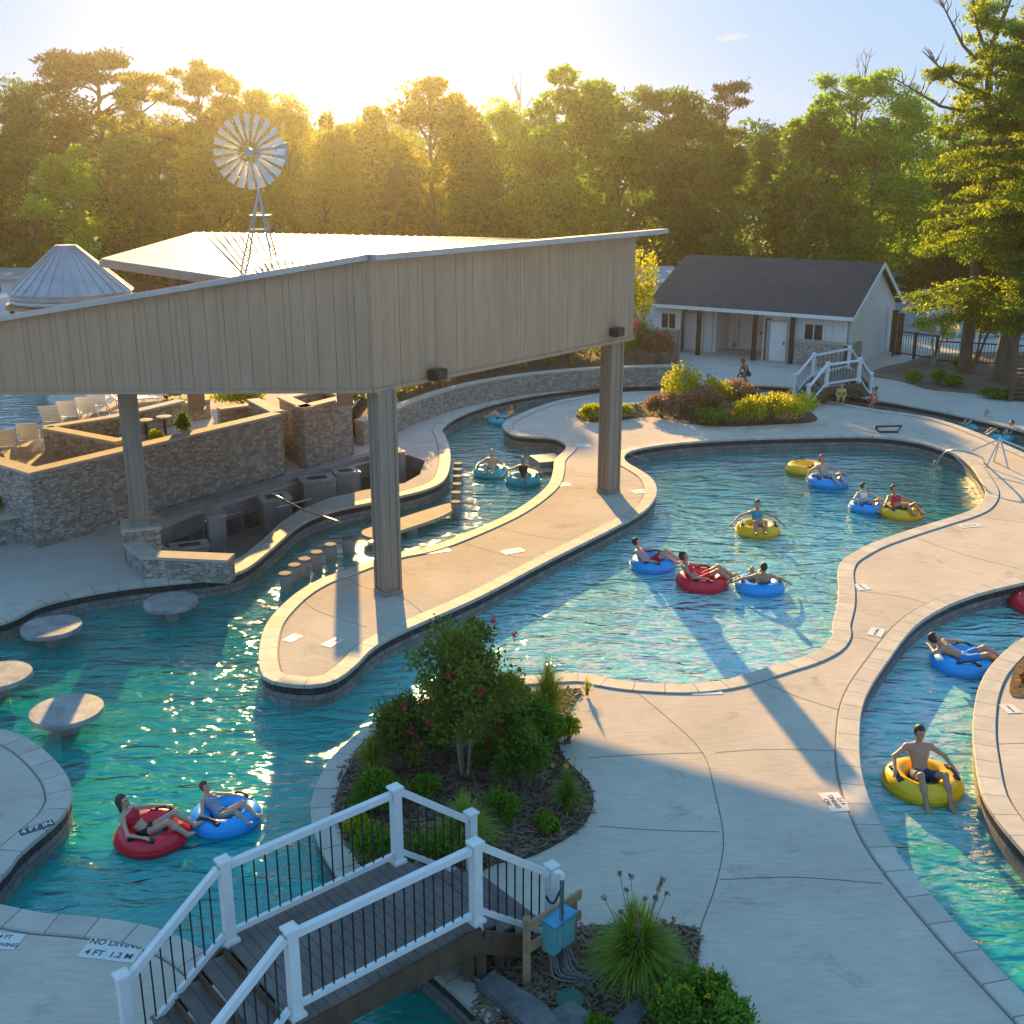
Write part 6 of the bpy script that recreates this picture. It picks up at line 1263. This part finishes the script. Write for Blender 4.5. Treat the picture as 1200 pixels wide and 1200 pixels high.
rider(823, 681, 't_red', 62, -10, 'recline', 'tan', 'dark', 'red', 'red', 'only red ring floating in the main pool', 'dark-haired person with stretched legs in the red ring of the main pool', .016)
rider(890, 686, 't_blue', 58, 88, 'spread', 'tan', 'dark', None, 'navy', 'blue ring right of the red ring in the main pool', 'person seen from behind with arms spread over a blue ring in the main pool', .016)
rider(888, 620, 't_yellow', 52, -95, 'spread', 'tan', 'dark', 'teal', 'blue', 'yellow ring alone in the middle of the main pool', 'person in a teal swimsuit facing the camera with arms out in the central yellow ring', .018, fem=True)
tube(944, 549, 't_yellow', 46, .3, 'yellow ring tucked behind a blue one at the back of the main pool')
rider(970, 564, 't_blue', 48, -70, 'spread', 'fair', 'red', None, 'navy', 'blue ring in front of a yellow one at the back of the main pool', 'person in a red cap sitting where the blue and yellow rings meet', .02, cap=True)
rider(1016, 593, 't_blue', 40, -60, 'reach', 'fair', 'brown', 'white', 'navy', 'small blue ring left of a yellow one by the right bend', 'pale person in the blue ring reaching towards the yellow ring beside it', .02)
rider(1057, 600, 't_yellow', 50, -70, 'recline', 'tan', 'dark', 'red', 'black', 'yellow ring nearest the right bend of the main pool', 'dark-haired person in the yellow ring nearest the right bend', .02)
rider(575, 553, 't_teal', 42, -95, 'recline', 'fair', 'blond', None, 'teal', 'teal ring left of its neighbour in the narrow channel', 'fair-haired person in the left teal ring of the narrow channel', .02)
rider(613, 562, 't_teal', 42, -90, 'spread', 'tan', 'blond', 'black', 'black', 'teal ring right of its neighbour in the narrow channel', 'person in a black swimsuit with arms out in the right teal ring of the channel', .02, fem=True)
rider(589, 492, 't_teal', 34, 175, 'recline', 'fair', 'brown', 'yellow', 'teal', 'teal ring at the far mouth of the narrow channel', 'person in a yellow top in the far teal ring of the channel', .025)
tube(1218, 708, 't_red', 70, 0, 'red ring entering at the right picture edge of the river')
def swimmer(x, y, rz, skin, hair, label, top=None, cap=False):
    p = G(x, y, WZ); return person('swim', skin, hair, top, 'navy', (p.x, p.y, WZ), R(rz), 1.0, .025, label=label, group='people in the pools', cap=cap)
swimmer(1102, 549, 150, 'fair', 'blond', 'swimmer by the curved steel handrail in the main pool')
swimmer(664, 467, -60, 'tan', 'dark', 'dark-haired swimmer in the far river left of the right roof post')
swimmer(690, 463, -100, 'tan', 'dark', 'swimmer farthest along the river, closest to the right roof post')
swimmer(1124, 491, 200, 'fair', 'brown', 'leftmost swimmer in the far right stretch of river')
rider(1144, 499, 't_teal', 34, 200, 'recline', 'fair', 'blond', 'yellow', 'teal', 'teal ring in the far right river with a rider in yellow', 'person in a yellow top floating in the far right river', .025)
rider(1172, 511, 't_teal', 34, 190, 'recline', 'tan', 'dark', 'white', 'navy', 'teal ring closest to the right edge in the far river', 'dark-haired person in the far river ring closest to the right edge', .025)
rider(842, 456, 't_red', 36, 10, 'recline', 'tan', 'blond', 'red', 'red', 'red ring in the river beyond the far bed', 'person in a red swimsuit on the red ring beyond the far bed', .025)
tube(897, 457, 't_yellow', 26, 0, 'small yellow ring in the river just left of the far footbridge', handles=False)
p = G(876, 449, 0); person('crouch', 'dark', 'dark', 'black', 'black', (p.x, p.y, 0), R(200), 1.0, .025, label='person in black crouching on the far bank of the river', group='people at the far river bank')
p = G(984, 474, 0); person('crouch', 'fair', 'blond', 'yellow', 'grey', (p.x, p.y, 0), R(-100), .8, .025, label='child in a yellow top crouching beside the far footbridge steps', group='people at the far river bank')
p = G(1018, 478, 0); person('crouch', 'tan', 'dark', 'red', 'red', (p.x, p.y, 0), R(-40), .8, .025, label='child in red crouching at the river edge right of the far footbridge', group='people at the far river bank')

# ------------------------------------------------------------ poolside fittings
def finish(mb, name, m, parent): return mb.build(name, m, parent, True)
p = G(1112, 530, 0); e = empty('hand_rail', p, 0, 'curved steel handrail dropping into the main pool at the right bend', 'handrail', 'steel rails at the right bend')
q = [G(1096, 549, -.45)-p, G(1102, 536, .35)-p, G(1112, 528, .75)-p, G(1130, 529, .85)-p, G(1150, 536, .7)-p, G(1154, 543, 0)-p]; mb = MB(); mb.tube(catmull(q, 5), .03, 8); finish(mb, 'rail', M['steel'], e)
mb = MB(); q = [G(1118, 534, .7)-p, G(1132, 548, .3)-p, G(1143, 562, -.4)-p]; mb.tube(catmull(q, 4), .02, 8); finish(mb, 'lower_rail', M['steel'], e)
p = G(1168, 545, 0); e = empty('pool_lift', p, 0, 'steel pool access lift frame with brown covered seat by the right bend', 'pool lift')
mb = MB()
for a, b in ((( -.5, -.3, 0), (0, 0, 1.0)), ((.2, -.5, 0), (0, 0, 1.0)), ((.1, .5, 0), (0, 0, 1.0)), ((-.9, .1, .5), (0, 0, .95)), ((0, 0, .95), (1.6, -.3, .35))): mb.tube([a, b], .03, 7)
mb.build('frame', M['steel'], e); mb = MB(); sp = catmull([(1.3, -.6, .0), (1.9, -.6, 0), (2.1, -.1, 0), (1.9, .3, 0), (1.3, .3, 0)], 3, True); mb.poly([(v.x, v.y) for v in sp], .15, .75); mb.build('seat_cover', mat('brown_cover', (.16, .11, .07), .9, (.24, .17, .11), 6), e)
mb = MB(); mb.poly([(v.x*.9+.17, v.y*.9) for v in sp], .752, 1.0); mb.build('seat_back', bpy.data.materials['brown_cover'], e)
p = G(1040, 502, 0); e = empty('deck_grab_bar', p, 0, 'low dark metal frame lying on the deck above the main pool', 'grab bar'); mb = MB(); q = [G(1025, 500, .25)-p, G(1030, 506, .05)-p, G(1052, 506, .05)-p, G(1057, 499, .25)-p, G(1025, 500, .25)-p]; mb.tube(q, .04, 7); mb.build('bar', M['black'], e); mb = MB(); mb.tube([G(1028, 500, .25)-p, G(1028, 500, -.002)-p], .03); mb.tube([G(1054, 499, .25)-p, G(1054, 499, -.002)-p], .03); mb.build('leg', M['black'], e)
# loungers on the upper terrace
def lounger():
    e = empty('sun_lounger', (0, 0, 0)); mb = MB()
    for s in (-.3, .3): mb.tube([(-.75, s, .32), (.95, s, .32)], .022, 6)
    for s in (-.3, .3): mb.tube([(-.75, s, .32), (-1.22, s, .98)], .022, 6)
    mb.tube([(-1.22, -.3, .98), (-1.22, .3, .98)], .022, 6); mb.tube([(.95, -.3, .32), (.95, .3, .32)], .022, 6); mb.build('frame', M['white'], e)
    mb = MB(); mb.beam((-.72, 0, .34), (.92, 0, .34), .56, .02); mb.build('seat', M['sling'], e); mb = MB(); a_, b_ = Vector((-.76, 0, .37)), Vector((-1.2, 0, .97))
    for k in range(9): mb.beam(a_.lerp(b_, k/9), a_.lerp(b_, (k+.78)/9), .56, .015, Vector((1, 0, 0)))
    mb.build('backrest', M['sling'], e)
    for x, s in ((-.6, -.3), (-.6, .3), (.8, -.3), (.8, .3)): mb = MB(); mb.tube([(x, s, .32), (x+.05, s, 0)], .02, 6); mb.build('leg', M['white'], e)
    return e
lg0 = None
for i, (x, y, rz, lab) in enumerate(((6,530,118,'white lounger cut by the left picture edge on the upper terrace'), (36,522,112,'whole white lounger nearest the stone wall on the upper terrace'), (68,500,100,'white lounger first right of the upper pool curve'), (88,494,100,'white lounger second right of the upper pool curve'), (110,489,98,'white lounger third right of the upper pool, beside the left roof post'),
        (122,481,98,'white lounger just left of the left roof post, partly hidden'), (160,476,20,'white lounger immediately right of the left roof post'), (170,467,20,'white lounger in the back row right of the left roof post'), (186,469,20,'rightmost white lounger before the low dark hedge'))):
    o = lg0 if (lg0 and False) else None
    if lg0 is None: lg0 = lounger(); o = lg0
    else: o = copy_tree(lg0)
    g = G(x, y, TZ); o.location = (g.x, g.y, TZ); o.rotation_euler = (0, 0, R(rz)); tag(o, lab, 'lounger', 'white loungers on the upper terrace')
# patio stools and tops
for i, (x, y, lab) in enumerate(((170, 492, 'round pale patio stool left in the sunken patio'), (192, 488, 'round pale patio stool right in the sunken patio'))):
    g = G(x, y, 1.9); e = empty('patio_stool', (g.x, g.y, TZ), 0, lab, 'stool', 'stools of the sunken patio'); mb = MB(); mb.lathe([(.05, 0), (.05, .6)], seg=10); mb.build('leg', M['black'], e); mb = MB(); mb.lathe([(.24, .6), (.26, .62), (.26, .66), (.01, .67)], seg=20); mb.build('seat', M['capstone'], e)
# electric box on its timber frame
p = G(640, 1120, .02); e = empty('box_stand', p, 0, 'short treated-timber rail frame carrying the electric box by the footbridge', 'timber frame', None)
fa_ = G(617, 1152, .02)-p; fb_ = G(671, 1110, .02)-p
mb = MB(); mb.beam(fa_-Vector((0, 0, .1)), fa_+Vector((0, 0, .98)), .10, .10); mb.build('post', M['newwood'], e); mb = MB(); mb.beam(fb_-Vector((0, 0, .1)), fb_+Vector((0, 0, .80)), .10, .10); mb.build('post', M['newwood'], e)
dd = (fb_-fa_).normalized(); nn_ = Vector((dd.y, -dd.x, 0))
for z in (.90, .58): mb = MB(); mb.beam(fa_-dd*.06+nn_*.072+Vector((0, 0, z+.02)), fb_+dd*.06+nn_*.072+Vector((0, 0, z-.06)), .04, .13); mb.build('rail', M['newwood'], e)
bxp = p+fa_.lerp(fb_, .42)+nn_*.20; e2 = empty('electric_box', (bxp.x, bxp.y, .02), math.atan2(dd.y, dd.x), 'teal electric junction box with a blue lid and hanging grey conduits', 'electric box')
mb = MB(); mb.box(-.21, .21, -.10, .10, .46, .88); mb.build('case', M['box'], e2); mb = MB(); mb.box(-.225, .225, -.125, .11, .882, .91); mb.build('lid', M['boxlid'], e2)
mb = MB(); mb.box(-.16, .16, -.112, -.102, .50, .84); mb.build('door_panel', M['box'], e2)
rs = random.Random(3)
for k in range(8):
    x = -.17+k*.048; o = rs.uniform(-.1, .15); mb = MB(); mb.tube(catmull([(x, 0, .46), (x*1.1, -.04, .30), (x+o*.3, -.10-.02*k, .12), (x+.25+o, -.28-.03*k, .03), (x+.5+o, -.34, .02)], 4), .016, 6); mb.build('conduit', M['hose'], e2)
g = G(657, 1148, .02); e = empty('hook_pole', g, 0, 'grey metal pole with a curved white hook top beside the electric box', 'pole')
ht = AY(653, 1030, g.y).z-.02; mb = MB(); mb.tube([(0, 0, -.1), (0, 0, ht)], .03, 8); mb.build('pole', M['steel'], e); mb = MB(); mb.tube(catmull([(0, 0, ht), (.0, 0, ht+.06), (-.04, 0, ht+.10), (-.09, 0, ht+.08)], 4), .032, 8); mb.build('hook', M['white'], e)
mb = MB(); mb.tube(catmull([(-.02, -.02, ht-.15), (-.10, -.04, ht-.32), (-.16, -.04, ht-.30), (-.2, -.04, ht-.22)], 4), .016, 6); mb.build('hanging_strap', M['black'], e)
# concrete blocks edging the lower bed
for i, (pts, lab) in enumerate(([[(560,1163),(578,1147),(640,1188),(660,1215),(630,1225)], 'long rough concrete kerb block along the channel under the footbridge'], [[(640,1198),(668,1180),(700,1202),(712,1225),(650,1240)], 'short concrete block at the bottom edge below the conduits'], [[(712,1205),(746,1178),(760,1190),(725,1230)], 'thin slanted concrete block left of the lantana bush'])):
    P = px(pts); c = sum(P, Vector((0, 0)))/len(P); e = empty('concrete_block', (c.x, c.y, 0), 0, lab, 'concrete block', 'concrete blocks edging the lower bed'); mb = MB(); mb.poly([q-c for q in P], -.05, .14-.02*i); mb.build('block', M['roughblock'], e)
g = G(668, 1172, .02); e = empty('valve_cover', g, 0, 'round green irrigation valve cover among the bark below the conduits', 'valve cover'); mb = MB(); mb.lathe([(.19, -.02), (.19, .03), (.16, .05), (.01, .055)], seg=20); mb.build('lid', mat('green_plastic', (.05, .16, .11), .6), e)
# timber screen, fences, far buildings and vehicles
g = G(1183, 470, 0); e = empty('timber_screen', g, 0, 'dark horizontal-slat timber screen at the right picture edge', 'screen'); h_ = AY(1183, 413, g.y).z
for x in (0, 2.6): mb = MB(); mb.box(x-.1, x+.1, -.1, .1, -.1, h_); mb.build('post', M['woodfascia'], e)
mb = MB(); z = .12
while z < h_-.12: mb.box(.1, 2.5, -.03, .03, z, z+.14); z += .2
mb.build('slats', M['woodfascia'], e)
def fence(name, a, b, h, n, m, label, rails=(.15, .95), solid=False, z0=0):
    a, b = Vector(a), Vector(b); e = empty(name, (a.x, a.y, z0), 0, label, 'fence'); d = b-a; L = d.length; d.normalize()
    for i in range(n+1): q = d*(L*i/n); mb = MB(); mb.obox((q.x, q.y), math.atan2(d.y, d.x), .12, .12, -.1, h); mb.build('post', m, e)
    mb = MB()
    for r_ in rails: mb.beam(Vector((0, 0, h*r_)), Vector((d.x*L, d.y*L, h*r_)), .05, .07)
    mb.build('rails', m, e); mb = MB(); k = .15
    while k < L and not solid: q = d*k; mb.obox((q.x, q.y), 0, .025, .025, h*rails[0], h*rails[-1]); k += .16
    if solid: mb.beam(Vector((0, 0, h*.5)), Vector((d.x*L, d.y*L, h*.5)), .03, h*.8)
    mb.build('pickets', m, e)
g1, g2_ = G(1046, 417, 0), G(1096, 425, 0); fence('metal_fence', (g1.x, g1.y), (g2_.x, g2_.y), 1.5, 2, M['black'], 'dark metal fence between the changing building and the slim tree')
g1, g2_ = G(1098, 425, 0), G(1290, 436, 0); fence('metal_fence', (g1.x, g1.y+.2), (g2_.x, g2_.y), 1.2, 5, M['black'], 'low dark wire fence behind the soil bed and the cedar trunk', (.1, .95))
g1, g2_ = G(1098, 398, 0), G(1290, 410, 0); fence('pale_fence', (g1.x, g1.y), (g2_.x, g2_.y), 1.0, 8, M['white'], 'pale two-rail fence glimpsed behind the cedar trunk', (.5, .95))
g = G(1049, 416, 0)
for i, (x, lab) in enumerate(((1045, 'dark timber gate post hard against the changing building gable'), (1052, 'dark timber gate post second from the gable'))):
    g = G(x, 412+i*4, 0); e = empty('gate_post', g, 0, lab, 'post', 'timber gate posts'); mb = MB(); mb.box(-.13, .13, -.13, .13, -.1, 2.3); mb.build('post', M['woodfascia'], e); mb = MB(); mb.box(-.16, .16, -.16, .16, 2.302, 2.36); mb.build('cap', M['black'], e)
def shed(name, x0, x1, ytop, Y, dep, z, label, m=M['roofmetal']):
    a = AY(x0, ytop, Y); b = AY(x1, ytop, Y); e = empty(name, ((a.x+b.x)/2, Y, 0), 0, label, 'building', 'low pale-roofed buildings in the distance'); w_ = (b.x-a.x)/2
    mb = MB(); mb.hexa([(-w_, -dep/2, z-.15), (w_, -dep/2, z-.15), (w_, dep/2, z+.25), (-w_, dep/2, z+.25), (-w_, -dep/2, z), (w_, -dep/2, z), (w_, dep/2, z+.4), (-w_, dep/2, z+.4)]); mb.build('roof', m, e)
    mb = MB(); mb.box(-w_+.4, w_-.4, -dep/2+.4, dep/2-.4, 0, z-.15); mb.build('wall', M['wsiding'], e)
    mb = MB(); mb.box(-w_*.3, w_*.3, -dep/2+.36, -dep/2+.396, .9, min(2, z-.4)); mb.build('window', M['glass'], e); return e
shed('storage_shed', 742, 800, 312, 80, 9, 2.8, 'pale flat-roofed building behind the left end of the changing building')
shed('storage_shed', 800, 880, 300, 92, 5, 2.4, 'thin pale roof showing just above the dark ridge of the changing building')
shed('storage_shed', -70, 130, 322, 64, 8, 2.6, 'long pale-roofed building behind the cone-roofed kiosk')
shed('storage_shed', 120, 330, 330, 58, 7, 2.9, 'pale-roofed building showing beneath the metal roof eave')
shed('storage_shed', -80, 60, 308, 88, 5, 2.2, 'far pale-roofed building at the left edge in front of the wood')
shed('storage_shed', 1090, 1180, 395, 74, 5, 1.9, 'pale building glimpsed between the cedar and the gate posts')
shed('storage_shed', 1186, 1300, 400, 72, 6, 2.3, 'pale building right of the cedar trunk at the picture edge')
def car(x, y, rz, m, label, z=0):
    g = G(x, y, 0); e = empty('parked_car', g, R(rz), label, 'car', 'cars parked beyond the buildings'); mb = MB()
    pr = [(-2.1, .35), (-2.15, .75), (-1.6, .95), (-1.1, 1.42), (.6, 1.45), (1.15, .98), (2.0, .85), (2.15, .55), (2.1, .35)]
    for s in (-1, 1): mb.v += [(a, s*.85, b) for a, b in pr]
    n = len(pr); mb.f = [tuple(range(n))[::-1], tuple(range(n, 2*n))]+[(k, (k+1) % n, n+(k+1) % n, n+k) for k in range(n)]; mb.build('body', m, e)
    mb = MB(); mb.box(-1.15, .75, -.86, .86, 1.0, 1.34); mb.build('side_glass', M['glass'], e)
    for a in (-1.35, 1.35):
        for s in (-1, 1): mb = MB(); mb.tube([(a, s*.72, .33), (a, s*.9, .33)], .33, 14); w_ = mb.build('wheel', M['black'], e); mb = MB(); mb.tube([(a, s*.9, .33), (a, s*.91, .33)], .18, 10); mb.build('rim', M['galv'], w_)
    for s in (-1, 1): mb = MB(); mb.box(-2.17, -2.12, s*.6-.15, s*.6+.15, .62, .78); mb.build('tail_light', CL['red'], e)
g = G(802, 297, 0)
car(803, 302, 80, M['t_red'], 'small red and white vehicle parked above the dark roof ridge'); car(4, 306, 10, CL['navy'], 'dark blue vehicle at the left edge in front of the wood')

# ------------------------------------------------------------ thin cloud and hazy air
rng = np.random.default_rng(2); c = AY(857, 44, 700); mb = None
V = []; F = []; cm, cn, cp_ = _m('cloud_vapour'); cn.nodes.remove(cp_)
out = [x for x in cn.nodes if x.type == 'OUTPUT_MATERIAL'][0]; vv = nd(cn, 'ShaderNodeVolumePrincipled'); vv.inputs['Color'].default_value = (1, 1, 1, 1); vv.inputs['Density'].default_value = .02
cn.links.new(vv.outputs[0], out.inputs['Volume'])
mb = MB(); mb.lathe([(.01, -1.2), (6, -.8), (9, 0), (6, .9), (.01, 1.3)], seg=24, cap=False); cl = mb.build('cloud', cm, None, True); cl.location = c; cl.scale = (1.15, 1, 1.6); cl.rotation_euler = (0, -.08, 0)
tag(cl, None, None, None, 'structure')
hm, hn, hp = _m('haze_air'); hn.nodes.remove(hp); out = [x for x in hn.nodes if x.type == 'OUTPUT_MATERIAL'][0]
hv = nd(hn, 'ShaderNodeVolumePrincipled'); hv.inputs['Color'].default_value = (1, .96, .9, 1); hv.inputs['Density'].default_value = HAZE_D; hv.inputs['Anisotropy'].default_value = .85; hn.links.new(hv.outputs[0], out.inputs['Volume'])
mb = MB(); mb.box(-245, 245, -20, 220, -4, 22.2); hz = mb.build('haze', hm); struct(hz, 'stuff')
